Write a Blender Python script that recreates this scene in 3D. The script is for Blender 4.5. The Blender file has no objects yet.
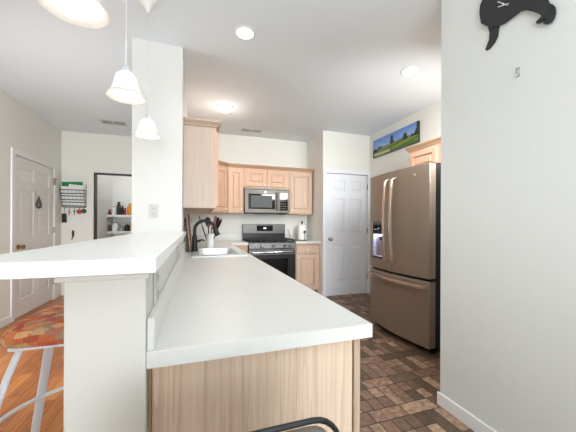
import bpy, bmesh, math, random
from math import sin, cos, pi, radians, tan
from mathutils import Matrix, Vector
random.seed(7)
S = bpy.context.scene
C = S.collection

# ------------------------------------------------------------------ camera, world, light, exposure
YAW, ROLL, FPX, V0 = .3174, .0038, 281.45, 223.8
cd = bpy.data.cameras.new('camera'); cam = bpy.data.objects.new('camera', cd); C.objects.link(cam)
cd.sensor_fit = 'HORIZONTAL'; cd.sensor_width = 36; cd.lens = 36 * FPX / 576
cd.shift_y = (V0 - 216) / 576
cd.clip_start = .02
cam.matrix_world = Matrix.Translation((0, 0, 1.205)) @ Matrix.Rotation(-YAW, 4, 'Z') @ Matrix.Rotation(pi / 2, 4, 'X') @ Matrix.Rotation(ROLL, 4, 'Z')
S.camera = cam
w = bpy.data.worlds.new('world'); S.world = w; w.use_nodes = True
w.node_tree.nodes['Background'].inputs[0].default_value = (.86, .955, 1.02, 1)
w.node_tree.nodes['Background'].inputs[1].default_value = 4.4

def area(name, loc, rot, sx, sy, e, col=(1, 1, 1), spread=pi):
    l = bpy.data.lights.new(name, 'AREA'); l.shape = 'RECTANGLE'; l.size = sx; l.size_y = sy; l.energy = e; l.color = col; l.spread = spread
    o = bpy.data.objects.new(name, l); C.objects.link(o); o.location = loc; o.rotation_euler = rot
    return o
area('dining_fill_light', (-2.0, 2.6, 1.15), (0, radians(-90), radians(50)), 1.4, 1.4, 19, (.95, .97, 1))  # added unseen fill light for the dining room, no real source
area('ceiling_fill_light', (.35, -.9, 1.5), (radians(160), 0, 0), .8, .6, 19, (.9, .95, 1), radians(120))  # added unseen light behind the camera, aimed up to brighten the ceiling
area('alcove_fill_light', (2.28, 1.485, 1.95), (radians(76), 0, 0), 1.1, 1.1, 20, (.93, .97, 1), radians(125))  # added light hidden behind the right wall, brightens the far kitchen
area('aisle_fill_light', (1.0, -1.8, 1.6), (radians(84), 0, radians(-8)), .9, 1.0, 4.5, (.92, .97, 1), radians(50))  # added soft light out of view, lifts the aisle and pantry door
S.view_settings.view_transform = 'Standard'; S.view_settings.look = 'None'
S.view_settings.gamma = 1; S.view_settings.use_curve_mapping = False
S.view_settings.exposure = 1.02

# ------------------------------------------------------------------ materials
def lin(c):
    f = lambda x: (x / 12.92 if x <= .04045 else ((x + .055) / 1.055) ** 2.4)
    return tuple(f(x / 255) for x in c) + (1,)
MATS = {}
def mat(name, col, rough=.5, metal=0, noise=0, nscale=8, stretch=(1, 1, 1), bump=0, emit=0, ecol=None, trans=0, coat=0, alpha=1, spec=.5):
    if name in MATS: return MATS[name]
    m = bpy.data.materials.new(name); m.use_nodes = True; nt = m.node_tree; b = nt.nodes['Principled BSDF']
    c = lin(col)
    b.inputs['Base Color'].default_value = c; b.inputs['Roughness'].default_value = rough; b.inputs['Metallic'].default_value = metal
    b.inputs['Specular IOR Level'].default_value = spec
    if coat: b.inputs['Coat Weight'].default_value = coat
    if trans: b.inputs['Transmission Weight'].default_value = trans
    if emit:
        b.inputs['Emission Color'].default_value = lin(ecol or col); b.inputs['Emission Strength'].default_value = emit
    tc = nt.nodes.new('ShaderNodeTexCoord'); mp = nt.nodes.new('ShaderNodeMapping'); mp.inputs['Scale'].default_value = stretch
    nz = nt.nodes.new('ShaderNodeTexNoise'); nz.inputs['Scale'].default_value = nscale; nz.inputs['Detail'].default_value = 5
    nt.links.new(tc.outputs['Object'], mp.inputs['Vector']); nt.links.new(mp.outputs[0], nz.inputs['Vector'])
    mx = nt.nodes.new('ShaderNodeMix'); mx.data_type = 'RGBA'
    k = noise if noise else .015
    mx.inputs[6].default_value = tuple(x * (1 - k) for x in c[:3]) + (1,); mx.inputs[7].default_value = tuple(min(1, x * (1 + k)) for x in c[:3]) + (1,)
    nt.links.new(nz.outputs['Fac'], mx.inputs[0]); nt.links.new(mx.outputs[2], b.inputs['Base Color'])
    if bump:
        bp = nt.nodes.new('ShaderNodeBump'); bp.inputs['Strength'].default_value = bump; bp.inputs['Distance'].default_value = .01
        nt.links.new(nz.outputs['Fac'], bp.inputs['Height']); nt.links.new(bp.outputs[0], b.inputs['Normal'])
    MATS[name] = m
    return m
def nd(nt, t, **kw):
    n = nt.nodes.new(t)
    for k, v in kw.items(): setattr(n, k, v)
    return n
def math_(nt, op, a, b=None, c=None):
    n = nd(nt, 'ShaderNodeMath', operation=op)
    for i, x in enumerate((a, b, c)):
        if x is None: continue
        if isinstance(x, (int, float)): n.inputs[i].default_value = x
        else: nt.links.new(x, n.inputs[i])
    return n.outputs[0]
def ramp(nt, fac, stops):
    r = nd(nt, 'ShaderNodeValToRGB'); e = r.color_ramp.elements
    while len(e) < len(stops): e.new(.5)
    for i, (p, c) in enumerate(stops): e[i].position = p; e[i].color = lin(c)
    nt.links.new(fac, r.inputs[0]); return r.outputs[0]
def oak(name, dark, light, axis='Z', rough=.42, line=.35):
    if name in MATS: return MATS[name]
    m = bpy.data.materials.new(name); m.use_nodes = True; nt = m.node_tree; b = nt.nodes['Principled BSDF']
    b.inputs['Roughness'].default_value = rough; b.inputs['Specular IOR Level'].default_value = .35
    tc = nd(nt, 'ShaderNodeTexCoord'); mp = nd(nt, 'ShaderNodeMapping')
    sc = {'Z': (1, 1, .035), 'X': (.035, 1, 1), 'Y': (1, .035, 1)}[axis]; mp.inputs['Scale'].default_value = sc
    nt.links.new(tc.outputs['Object'], mp.inputs[0])
    n1 = nd(nt, 'ShaderNodeTexNoise'); n1.inputs['Scale'].default_value = 9; n1.inputs['Detail'].default_value = 3; n1.inputs['Distortion'].default_value = .6
    n2 = nd(nt, 'ShaderNodeTexNoise'); n2.inputs['Scale'].default_value = 110; n2.inputs['Detail'].default_value = 4
    nt.links.new(mp.outputs[0], n1.inputs[0]); nt.links.new(mp.outputs[0], n2.inputs[0])
    rings = math_(nt, 'FRACT', math_(nt, 'MULTIPLY', n1.outputs['Fac'], 12))
    rings = math_(nt, 'POWER', rings, 3)
    f = math_(nt, 'ADD', math_(nt, 'MULTIPLY', rings, line), math_(nt, 'MULTIPLY', n2.outputs['Fac'], .75))
    nt.links.new(ramp(nt, f, [(.2, light), (.85, dark)]), b.inputs['Base Color'])
    MATS[name] = m; return m

M_wall = mat('white wall paint', (232, 231, 227), .7, nscale=30, bump=.02)
M_wallr = mat('soft white wall paint', (224, 227, 223), .75, nscale=30, bump=.02)
M_wallg = mat('pale grey wall paint', (238, 236, 228), .75, nscale=30, bump=.02)
M_wallk = mat('cream white kitchen paint', (236, 234, 226), .7, nscale=30)
M_ceil = mat('white ceiling paint', (232, 238, 241), .85, nscale=60, bump=.03)
M_trim = mat('white trim gloss paint', (240, 240, 238), .35)
M_bar = mat('bright white laminate', (250, 250, 246), .3, nscale=90, noise=.02)
M_post = mat('white painted wood', (216, 214, 207), .4, nscale=15)
M_ctop = mat('white laminate', (221, 220, 215), .35, nscale=90, noise=.02)
M_doorg = mat('warm grey white door paint', (240, 237, 231), .45)
M_doorw = mat('cool white door paint', (238, 240, 244), .4)
M_oakend = oak('pale washed oak', (204, 176, 150), (234, 211, 188))
M_oak = oak('light maple oak', (196, 152, 122), (226, 190, 162), line=.25)
M_oakd = oak('light maple oak trim', (166, 132, 104), (196, 160, 130), 'X', line=.2)
M_oakdy = oak('light maple oak trim y', (176, 142, 114), (206, 172, 142), 'Y', line=.2)
M_oaklu = oak('pinkish pale oak', (182, 160, 143), (208, 188, 172), line=.15)
M_oakp = oak('pale pinkish maple', (192, 158, 134), (220, 192, 170), line=.2)
M_dkbrown = mat('dark toe kick', (90, 72, 58), .7)  # one even dark brown, for toe kicks and small dark parts
M_black = mat('black plastic', (22, 22, 23), .35)
M_blackgl = mat('black glass', (14, 15, 17), .06, coat=.5)
M_iron = mat('cast iron', (24, 24, 25), .6)
M_steel = mat('slate steel', (112, 106, 98), .42, metal=.6, noise=.04, nscale=6, stretch=(1, 1, .05))
M_rsteel = mat('range stainless', (112, 110, 107), .4, metal=.7, noise=.04, nscale=6)
M_slate = mat('fridge slate', (158, 142, 126), .36, metal=.35, noise=.03, nscale=5)
M_bronze = mat('brushed bronze handle', (226, 210, 196), .25, metal=.8)
M_chrome = mat('chrome', (220, 220, 220), .15, metal=1)
M_nickel = mat('satin nickel', (170, 165, 155), .3, metal=1)
M_brass = mat('aged brass', (160, 130, 80), .3, metal=1)
M_faucet = mat('matte black faucet', (14, 13, 13), .45)
M_sink = mat('white enamel', (224, 225, 223), .15, coat=.4)
M_ceram = mat('white ceramic', (240, 238, 234), .2)
M_white = mat('white plastic', (238, 238, 235), .4)
M_outlet = mat('light almond plastic', (208, 206, 200), .4)
M_slot = mat('dark slot', (60, 58, 55), .6)
M_wmetal = mat('white powder coated metal', (226, 230, 234), .35)
M_board = oak('brown cutting board wood', (110, 70, 42), (166, 116, 74))
M_board2 = oak('dark cutting board wood', (60, 38, 24), (104, 68, 42))
M_papert = mat('paper towel', (246, 245, 240), .9, bump=.2, nscale=60)
M_bulb = mat('lit bulb', (255, 250, 240), .5, emit=2.2, ecol=(255, 250, 242))
M_led = mat('lit led lens', (255, 250, 240), .5, emit=10, ecol=(255, 250, 240))
M_dog = mat('black painted board', (38, 40, 41), .5)
M_dogedge = mat('worn edge of board', (88, 84, 78), .7)
M_green = mat('green card', (20, 128, 70), .6)
M_paper = mat('white paper', (238, 238, 236), .8)
M_red = mat('red plastic', (186, 40, 36), .45)
M_yellow = mat('yellow orange plastic', (226, 156, 40), .5)
M_olive = mat('dark green plastic', (44, 66, 50), .5)
M_tan = mat('tan stoneware', (196, 158, 120), .5)
M_greymesh = mat('taupe mesh fabric', (134, 124, 114), .7, noise=.25, nscale=400)
M_greyvent = mat('grey vent metal', (196, 194, 190), .5)
M_glow = mat('blue white dispenser light', (200, 205, 255), .5, emit=16, ecol=(186, 196, 255))
M_disp = mat('dispenser liner', (196, 196, 216), .4)

def glass_mat():
    m = bpy.data.materials.new('clear hook plastic'); m.use_nodes = True; b = m.node_tree.nodes['Principled BSDF']
    b.inputs['Base Color'].default_value = (.9, .9, .9, 1); b.inputs['Roughness'].default_value = .15; b.inputs['Transmission Weight'].default_value = .7
    nz = m.node_tree.nodes.new('ShaderNodeTexNoise'); nz.inputs['Scale'].default_value = 20
    r = ramp(m.node_tree, nz.outputs['Fac'], [(0, (225, 225, 222)), (1, (240, 240, 238))]); m.node_tree.links.new(r, b.inputs['Base Color'])
    return m
M_clear = glass_mat()
def shade_mat():
    m = bpy.data.materials.new('lit frosted glass shade'); m.use_nodes = True; nt = m.node_tree; b = nt.nodes['Principled BSDF']
    out = nt.nodes['Material Output']
    tr = nd(nt, 'ShaderNodeBsdfTranslucent'); tr.inputs[0].default_value = (.95, .94, .92, 1)
    nz = nd(nt, 'ShaderNodeTexNoise'); nz.inputs['Scale'].default_value = 14; nz.inputs['Detail'].default_value = 3
    col = ramp(nt, nz.outputs['Fac'], [(.3, (236, 234, 230)), (.7, (252, 250, 246))])
    nt.links.new(col, b.inputs['Base Color']); b.inputs['Roughness'].default_value = .25
    mx = nd(nt, 'ShaderNodeMixShader'); mx.inputs[0].default_value = .45
    nt.links.new(b.outputs[0], mx.inputs[1]); nt.links.new(tr.outputs[0], mx.inputs[2]); nt.links.new(mx.outputs[0], out.inputs[0])
    return m
M_shade = shade_mat()

def brick_floor():
    m = bpy.data.materials.new('brown brick pattern vinyl'); m.use_nodes = True; nt = m.node_tree; b = nt.nodes['Principled BSDF']
    tc = nd(nt, 'ShaderNodeTexCoord'); sp = nd(nt, 'ShaderNodeSeparateXYZ'); nt.links.new(tc.outputs['Object'], sp.inputs[0])
    x, y = sp.outputs[0], sp.outputs[1]
    P_, R_, BW, BL = .32, .105, .082, .24
    yy = math_(nt, 'DIVIDE', math_(nt, 'SUBTRACT', y, 1.77), P_)
    row = math_(nt, 'FLOOR', yy); fy = math_(nt, 'MULTIPLY', math_(nt, 'FRACT', yy), P_)
    isx = math_(nt, 'LESS_THAN', fy, R_)
    off = math_(nt, 'MULTIPLY', row, .37)
    # long bricks lying along X
    ax = math_(nt, 'ADD', math_(nt, 'DIVIDE', x, BL), off); kx = math_(nt, 'FLOOR', ax); ex = math_(nt, 'MULTIPLY', math_(nt, 'FRACT', ax), BL)
    dxa = math_(nt, 'MINIMUM', ex, math_(nt, 'SUBTRACT', BL, ex)); dya = math_(nt, 'MINIMUM', fy, math_(nt, 'SUBTRACT', R_, fy))
    da = math_(nt, 'MINIMUM', dxa, dya)
    # bricks standing along Y, some cut in half
    bx = math_(nt, 'ADD', math_(nt, 'DIVIDE', x, BW), math_(nt, 'MULTIPLY', row, .5)); kb = math_(nt, 'FLOOR', bx); eb = math_(nt, 'MULTIPLY', math_(nt, 'FRACT', bx), BW)
    fb = math_(nt, 'SUBTRACT', fy, R_)
    cv = nd(nt, 'ShaderNodeCombineXYZ'); nt.links.new(kb, cv.inputs[0]); nt.links.new(row, cv.inputs[1]); cv.inputs[2].default_value = 5.5
    wn = nd(nt, 'ShaderNodeTexWhiteNoise'); nt.links.new(cv.outputs[0], wn.inputs[0])
    half = math_(nt, 'GREATER_THAN', wn.outputs['Value'], .55)
    hb = (P_ - R_) / 2
    up = math_(nt, 'MULTIPLY', half, math_(nt, 'GREATER_THAN', fb, hb))
    dyb = math_(nt, 'MINIMUM', fb, math_(nt, 'SUBTRACT', P_ - R_, fb))
    dh = math_(nt, 'ABSOLUTE', math_(nt, 'SUBTRACT', fb, hb)); dh = math_(nt, 'ADD', dh, math_(nt, 'SUBTRACT', 1, half))
    db = math_(nt, 'MINIMUM', math_(nt, 'MINIMUM', math_(nt, 'MINIMUM', eb, math_(nt, 'SUBTRACT', BW, eb)), dyb), dh)
    d = math_(nt, 'ADD', math_(nt, 'MULTIPLY', isx, da), math_(nt, 'MULTIPLY', math_(nt, 'SUBTRACT', 1, isx), db))
    idn = math_(nt, 'ADD', math_(nt, 'MULTIPLY', isx, kx), math_(nt, 'MULTIPLY', math_(nt, 'SUBTRACT', 1, isx), math_(nt, 'ADD', kb, math_(nt, 'MULTIPLY', up, .37))))
    c2 = nd(nt, 'ShaderNodeCombineXYZ'); nt.links.new(idn, c2.inputs[0]); nt.links.new(row, c2.inputs[1]); nt.links.new(isx, c2.inputs[2])
    w2 = nd(nt, 'ShaderNodeTexWhiteNoise'); nt.links.new(c2.outputs[0], w2.inputs[0])
    nz = nd(nt, 'ShaderNodeTexNoise'); nz.inputs['Scale'].default_value = 28; nz.inputs['Detail'].default_value = 6; nt.links.new(tc.outputs['Object'], nz.inputs[0])
    f = math_(nt, 'ADD', math_(nt, 'MULTIPLY', w2.outputs['Value'], .7), math_(nt, 'MULTIPLY', math_(nt, 'SUBTRACT', nz.outputs['Fac'], .5), .7))
    col = ramp(nt, f, [(0, (92, 76, 62)), (.3, (120, 96, 78)), (.5, (144, 112, 92)), (.72, (186, 158, 130)), (1, (204, 180, 152))])
    mx = nd(nt, 'ShaderNodeMix', data_type='RGBA'); nt.links.new(math_(nt, 'LESS_THAN', d, .0034), mx.inputs[0]); nt.links.new(col, mx.inputs[6]); mx.inputs[7].default_value = lin((66, 56, 48))
    nt.links.new(mx.outputs[2], b.inputs['Base Color']); b.inputs['Roughness'].default_value = .42; b.inputs['Specular IOR Level'].default_value = .4
    bp = nd(nt, 'ShaderNodeBump'); bp.inputs['Strength'].default_value = .25; bp.inputs['Distance'].default_value = .004
    nt.links.new(nz.outputs['Fac'], bp.inputs['Height']); nt.links.new(bp.outputs[0], b.inputs['Normal'])
    return m
def plank_floor():
    m = bpy.data.materials.new('orange oak planks'); m.use_nodes = True; nt = m.node_tree; b = nt.nodes['Principled BSDF']
    tc = nd(nt, 'ShaderNodeTexCoord'); sp = nd(nt, 'ShaderNodeSeparateXYZ'); nt.links.new(tc.outputs['Object'], sp.inputs[0])
    x, y = sp.outputs[0], sp.outputs[1]
    bx = math_(nt, 'DIVIDE', x, .082); k = math_(nt, 'FLOOR', bx); fx = math_(nt, 'FRACT', bx)
    by = math_(nt, 'ADD', math_(nt, 'DIVIDE', y, .9), math_(nt, 'MULTIPLY', k, .381)); ky = math_(nt, 'FLOOR', by); fy = math_(nt, 'FRACT', by)
    cv = nd(nt, 'ShaderNodeCombineXYZ'); nt.links.new(k, cv.inputs[0]); nt.links.new(ky, cv.inputs[1])
    wn = nd(nt, 'ShaderNodeTexWhiteNoise'); nt.links.new(cv.outputs[0], wn.inputs[0])
    mp = nd(nt, 'ShaderNodeMapping'); mp.inputs['Scale'].default_value = (1, .09, 1); nt.links.new(tc.outputs['Object'], mp.inputs[0])
    nz = nd(nt, 'ShaderNodeTexNoise'); nz.inputs['Scale'].default_value = 34; nz.inputs['Detail'].default_value = 5; nz.inputs['Distortion'].default_value = .8; nt.links.new(mp.outputs[0], nz.inputs[0])
    f = math_(nt, 'ADD', math_(nt, 'MULTIPLY', wn.outputs['Value'], .4), math_(nt, 'MULTIPLY', nz.outputs['Fac'], .7))
    col = ramp(nt, f, [(.15, (112, 58, 22)), (.45, (176, 104, 50)), (.75, (200, 132, 72)), (1, (218, 156, 96))])
    e = math_(nt, 'MINIMUM', math_(nt, 'MULTIPLY', math_(nt, 'MINIMUM', fx, math_(nt, 'SUBTRACT', 1, fx)), .082), math_(nt, 'MULTIPLY', math_(nt, 'MINIMUM', fy, math_(nt, 'SUBTRACT', 1, fy)), .9))
    mx = nd(nt, 'ShaderNodeMix', data_type='RGBA'); nt.links.new(math_(nt, 'LESS_THAN', e, .0016), mx.inputs[0]); nt.links.new(col, mx.inputs[6]); mx.inputs[7].default_value = lin((96, 50, 20))
    nt.links.new(mx.outputs[2], b.inputs['Base Color']); b.inputs['Roughness'].default_value = .3
    return m
def patch_fabric():
    m = bpy.data.materials.new('red orange patchwork fabric'); m.use_nodes = True; nt = m.node_tree; b = nt.nodes['Principled BSDF']
    tc = nd(nt, 'ShaderNodeTexCoord'); mp = nd(nt, 'ShaderNodeMapping'); mp.inputs['Scale'].default_value = (24, 42, 42); mp.inputs['Rotation'].default_value = (.2, .1, .5)
    nt.links.new(tc.outputs['Object'], mp.inputs[0])
    v = nd(nt, 'ShaderNodeTexVoronoi', distance='CHEBYCHEV'); v.inputs['Scale'].default_value = 1; v.inputs['Randomness'].default_value = .6
    nt.links.new(mp.outputs[0], v.inputs['Vector'])
    s = nd(nt, 'ShaderNodeSeparateColor'); nt.links.new(v.outputs['Color'], s.inputs[0])
    nz = nd(nt, 'ShaderNodeTexNoise'); nz.inputs['Scale'].default_value = 120; nt.links.new(tc.outputs['Object'], nz.inputs[0])
    f = math_(nt, 'ADD', s.outputs[0], math_(nt, 'MULTIPLY', math_(nt, 'SUBTRACT', nz.outputs['Fac'], .5), .35))
    col = ramp(nt, f, [(0, (158, 72, 52)), (.25, (190, 100, 62)), (.45, (200, 130, 76)), (.62, (208, 164, 112)), (.8, (150, 134, 104)), (1, (180, 86, 76))])
    nt.links.new(col, b.inputs['Base Color']); b.inputs['Roughness'].default_value = .85
    return m
M_brick, M_plank, M_patch = brick_floor(), plank_floor(), patch_fabric()

# ------------------------------------------------------------------ mesh helpers
class MB:
    def __init__(s, bevel=0, seg=2): s.bm = bmesh.new(); s.bevel = bevel; s.seg = seg; s.smooth = False; s.M = Matrix()
    def _add(s, verts, faces):
        vs = [s.bm.verts.new(s.M @ Vector(v)) for v in verts]
        for f in faces:
            try: s.bm.faces.new([vs[i] for i in f])
            except ValueError: pass
        return s
    def box(s, x0, x1, y0, y1, z0, z1):
        v = [(x, y, z) for z in (z0, z1) for y in (y0, y1) for x in (x0, x1)]
        return s._add(v, [(0, 2, 3, 1), (4, 5, 7, 6), (0, 1, 5, 4), (2, 6, 7, 3), (0, 4, 6, 2), (1, 3, 7, 5)])
    def frustum(s, r0, r1, y0, y1):
        # rectangles r=(x0,x1,z0,z1) at y0 (back) and y1 (front)
        v = [(r0[0], y0, r0[2]), (r0[1], y0, r0[2]), (r0[1], y0, r0[3]), (r0[0], y0, r0[3]), (r1[0], y1, r1[2]), (r1[1], y1, r1[2]), (r1[1], y1, r1[3]), (r1[0], y1, r1[3])]
        return s._add(v, [(0, 1, 2, 3), (7, 6, 5, 4), (0, 4, 5, 1), (1, 5, 6, 2), (2, 6, 7, 3), (3, 7, 4, 0)])
    def cyl(s, p0, p1, r0, r1=None, n=20, caps=True):
        r1 = r0 if r1 is None else r1; p0, p1 = Vector(p0), Vector(p1); d = (p1 - p0).normalized()
        a = d.orthogonal().normalized(); b = d.cross(a); v = []
        for p, r in ((p0, r0), (p1, r1)):
            for i in range(n): t = 2 * pi * i / n; v.append(tuple(p + a * r * cos(t) + b * r * sin(t)))
        f = [(i, (i + 1) % n, n + (i + 1) % n, n + i) for i in range(n)]
        if caps: f += [tuple(range(n))[::-1], tuple(range(n, 2 * n))]
        s.smooth = True; return s._add(v, f)
    def lathe(s, prof, c=(0, 0, 0), n=32, axis='Z', close=False):
        v = []; k = len(prof)
        for r, h in prof:
            for i in range(n):
                t = 2 * pi * i / n; p = {'Z': (r * cos(t), r * sin(t), h), 'Y': (r * cos(t), h, r * sin(t)), 'X': (h, r * cos(t), r * sin(t))}[axis]
                v.append((c[0] + p[0], c[1] + p[1], c[2] + p[2]))
        f = [(j * n + i, j * n + (i + 1) % n, (j + 1) * n + (i + 1) % n, (j + 1) * n + i) for j in range(k - 1) for i in range(n)]
        if close: f += [((k - 1) * n + i, (k - 1) * n + (i + 1) % n, (i + 1) % n, i) for i in range(n)]
        else:
            if prof[0][0] > 1e-5: f.append(tuple(range(n))[::-1])
            if prof[-1][0] > 1e-5: f.append(tuple(range((k - 1) * n, k * n)))
        s.smooth = True; s._add(v, f); bmesh.ops.remove_doubles(s.bm, verts=s.bm.verts, dist=1e-6); return s
    def prism(s, pts, a0, a1, axis='Y'):
        # 2D outline pts; axis Y: (x,z) Z: (x,y) X: (y,z)
        def q(p, a): return {'Y': (p[0], a, p[1]), 'Z': (p[0], p[1], a), 'X': (a, p[0], p[1])}[axis]
        n = len(pts); v = [q(p, a0) for p in pts] + [q(p, a1) for p in pts]
        return s._add(v, [tuple(range(n)), tuple(range(n, 2 * n))[::-1]] + [(i, n + i, n + (i + 1) % n, (i + 1) % n) for i in range(n)])
    def tube(s, pts, r, n=10, closed=False, flat=None):
        pts = [Vector(p) for p in pts]; k = len(pts); v = []; prev = None
        for i, p in enumerate(pts):
            if closed: d = (pts[(i + 1) % k] - pts[i - 1]).normalized()
            else: d = (pts[min(i + 1, k - 1)] - pts[max(i - 1, 0)]).normalized()
            if prev is None: a = d.orthogonal().normalized() if not flat else (Vector(flat) - d * d.dot(Vector(flat))).normalized()
            else: a = (prev - d * d.dot(prev)).normalized()
            prev = a; b = d.cross(a); rr = r[i] if isinstance(r, (list, tuple)) and len(r) == k and not flat else r
            for j in range(n):
                t = 2 * pi * j / n
                if flat: v.append(tuple(p + a * r[0] * (1 if cos(t) > 0 else -1) * abs(cos(t)) ** .4 + b * r[1] * (1 if sin(t) > 0 else -1) * abs(sin(t)) ** .4))
                else: v.append(tuple(p + a * rr * cos(t) + b * rr * sin(t)))
        f = [(i * n + j, i * n + (j + 1) % n, ((i + 1) % k) * n + (j + 1) % n, ((i + 1) % k) * n + j) for i in range(k if closed else k - 1) for j in range(n)]
        if not closed: f += [tuple(range(n))[::-1], tuple(range((k - 1) * n, k * n))]
        s.smooth = True; return s._add(v, f)
    def build(s, name, m, parent=None, local=False):
        bmesh.ops.recalc_face_normals(s.bm, faces=s.bm.faces)
        me = bpy.data.meshes.new(name); o = bpy.data.objects.new(name, me); C.objects.link(o)
        if parent is not None:
            o.parent = parent
            if not local:
                off = Vector(); q = parent
                while q is not None: off += q.location; q = q.parent
                for v in s.bm.verts: v.co -= off
        s.bm.to_mesh(me); s.bm.free()
        ms = m if isinstance(m, (list, tuple)) else [m]
        for x in ms: me.materials.append(x)
        if s.smooth: me.shade_smooth(); me.set_sharp_from_angle(angle=radians(40))
        if s.bevel:
            b = o.modifiers.new('bevel', 'BEVEL'); b.width = s.bevel; b.segments = s.seg; b.limit_method = 'ANGLE'; b.angle_limit = radians(40)
        return o
def struct(o, name=None):
    o['kind'] = 'structure'; return o
def tag(o, label, cat, group=None):
    o['label'] = label; o['category'] = cat
    if group: o['group'] = group
    return o
def thing(name, label, cat, loc, rz=0, group=None):
    o = bpy.data.objects.new(name, None); C.objects.link(o); o.location = loc; o.rotation_euler = (0, 0, rz); o.empty_display_size = .05
    return tag(o, label, cat, group)
def dup(root, loc, rz=0, label=None):
    r = root.copy(); C.objects.link(r); r.location = loc; r.rotation_euler = (0, 0, rz)
    if label: r['label'] = label
    for ch in list(root.children):
        c = ch.copy(); C.objects.link(c); c.parent = r
        for g in list(ch.children):
            d = g.copy(); C.objects.link(d); d.parent = c
    return r
def arc(cx, cy, r, a0, a1, n):
    return [(cx + r * cos(radians(a0 + (a1 - a0) * i / n)), cy + r * sin(radians(a0 + (a1 - a0) * i / n))) for i in range(n + 1)]

# ------------------------------------------------------------------ the setting
CE = 2.738; XL = -2.117; YB = 5.61; YK = 4.92; YD = 4.21; XS = 1.984; XF = 2.875; XR = 1.556; YR = 1.468
HX0, HX1 = -.260, -.105                       # half wall
CX0, CX1, CY = -.503, -.112, 2.617            # full-height wall end
def sbox(name, m, *b):
    return struct(MB().box(*b).build(name, m))
sbox('floor', M_brick, HX1, 3.0, -7.0, YK + .1, -.05, 0)
sbox('floor.001', M_plank, XL - .1, HX1, -7.0, 7.2, -.05, 0)
sbox('ceiling', M_ceil, XL - .1, 3.0, -7.0, 7.2, CE, CE + .05)
# left wall with a door opening
def wall_x(name, m, x0, x1, y0, y1, oy0, oy1, oz):
    b = MB().box(x0, x1, y0, oy0, 0, CE).box(x0, x1, oy1, y1, 0, CE).box(x0, x1, oy0, oy1, oz, CE)
    return struct(b.build(name, m))
def wall_y(name, m, y0, y1, x0, x1, ox0, ox1, oz):
    b = MB().box(x0, ox0, y0, y1, 0, CE).box(ox1, x1, y0, y1, 0, CE).box(ox0, ox1, y0, y1, oz, CE)
    return struct(b.build(name, m))
LD0, LD1 = 4.335, 5.33
wall_x('wall_left', M_wallg, XL - .12, XL, -7.0, YB, LD0 - .01, LD1 + .01, 2.05)
wall_y('wall_back', M_wallg, YB, YB + .12, XL - .12, CX0, -1.655, -.80, 2.07)
PD0, PD1 = 2.055, 2.82
wall_y('wall_pantry', M_wallk, YD, YD + .12, XS, XF, PD0 - .01, PD1 + .01, 2.05)
struct(MB().box(XS + .12, XF + .12, YD + .9, YD + 1.0, 0, CE).box(XF, XF + .12, YD + .12, YD + .9, 0, CE).build('pantry_light_block', M_wallk))  # unseen backing walls, added so no light leaks round the pantry door
sbox('wall_kitchen', M_wallk, CX1, XS + .12, YK, YK + .12, 0, CE)
sbox('wall_side', M_wallk, XS, XS + .12, YD + .12, YK, 0, CE)
sbox('wall_fridge', M_wallk, XF, XF + .12, YR - .12, YD + .12, 0, CE)
struct(MB().box(XR, XR + .12, -7.0, YR, 0, CE).box(XR + .12, XF, YR - .12, YR, 0, CE).build('wall_right', M_wallr))
sbox('wall_divider', M_wall, CX0, CX1, CY, YB + .12, 0, CE)
struct(MB(.003).box(HX0, HX1, .70, CY, 0, 1.104).build('wall_half', M_post))
# stepped cap moulding under the bar top
struct(MB(.002).box(HX0 - .014, HX1 + .008, .692, CY, 1.082, 1.094).box(HX0 - .034, HX1 + .014, .684, CY, 1.094, 1.104).build('trim_1', M_post))
# closet behind the far doorway
cl = MB().box(-1.72, -1.655, YB + .12, 6.75, 0, CE).box(-1.72, -.5, 6.75, 6.85, 0, CE)
cl.box(-.5, -.44, YB + .12, 6.85, 0, CE); struct(cl.build('wall_closet', M_wall))
sbox('baseboard_closet', M_trim, -1.655, -.5, 6.735, 6.75, 0, .09)
sbox('wall_left_rear', M_wallg, XL - .24, XL - .121, LD0 - .2, LD1 + .2, 0, 2.3)  # unseen panel added behind the dining room door to stop light leaks
# baseboards
def base(name, *b): return struct(MB(.004).box(*b).build(name, M_trim))
base('baseboard_right', XR - .014, XR, -7.0, YR + .014, 0, .085)
base('baseboard_left', XL, XL + .014, -7.0, LD0 - .08, 0, .09)
base('baseboard_far', XL + .014, -1.72, YB - .014, YB, 0, .09)
base('baseboard_half', HX0 - .012, HX0, .70, CY, 0, .09)
base('baseboard_side', XS - .012, XS, YD, 4.30, 0, .085)
# door casings
def casing_y(name, x0, x1, y, z, w=.07, m=M_trim):
    return struct(MB(.004).box(x0 - w, x0, y - .016, y, 0, z + w).box(x1, x1 + w, y - .016, y, 0, z + w).box(x0, x1, y - .016, y, z, z + w).build(name, m))
struct(MB(.004).box(XS + .0, PD0 - .01, YD - .016, YD, 0, 2.05 + .055).box(PD1 + .01, XF, YD - .016, YD, 0, 2.105).box(PD0 - .01, PD1 + .01, YD - .016, YD, 2.05, 2.105).build('trim_2', M_doorw))
struct(MB(.004).box(XL, XL + .016, LD0 - .075, LD0 - .01, 0, 2.115).box(XL, XL + .016, LD1 + .01, LD1 + .075, 0, 2.115).box(XL, XL + .016, LD0 - .01, LD1 + .01, 2.05, 2.115).build('trim_3', M_trim))
# dark metal lining of the closet opening and its painted casing
struct(MB(.002).box(-1.655, -1.637, YB - .004, YB + .12, 0, 2.07).box(-1.637, -.8, YB - .004, YB + .12, 2.05, 2.07).build('trim_4', mat('dark bronze track', (52, 46, 42), .5)))
struct(MB(.003).box(-1.72, -1.655, YB - .014, YB, 0, 2.13).box(-1.655, -.8, YB - .014, YB, 2.07, 2.13).build('trim_5', M_wallg))
# ceiling-to-counter corner bead of cabinet recess is plain

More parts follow.
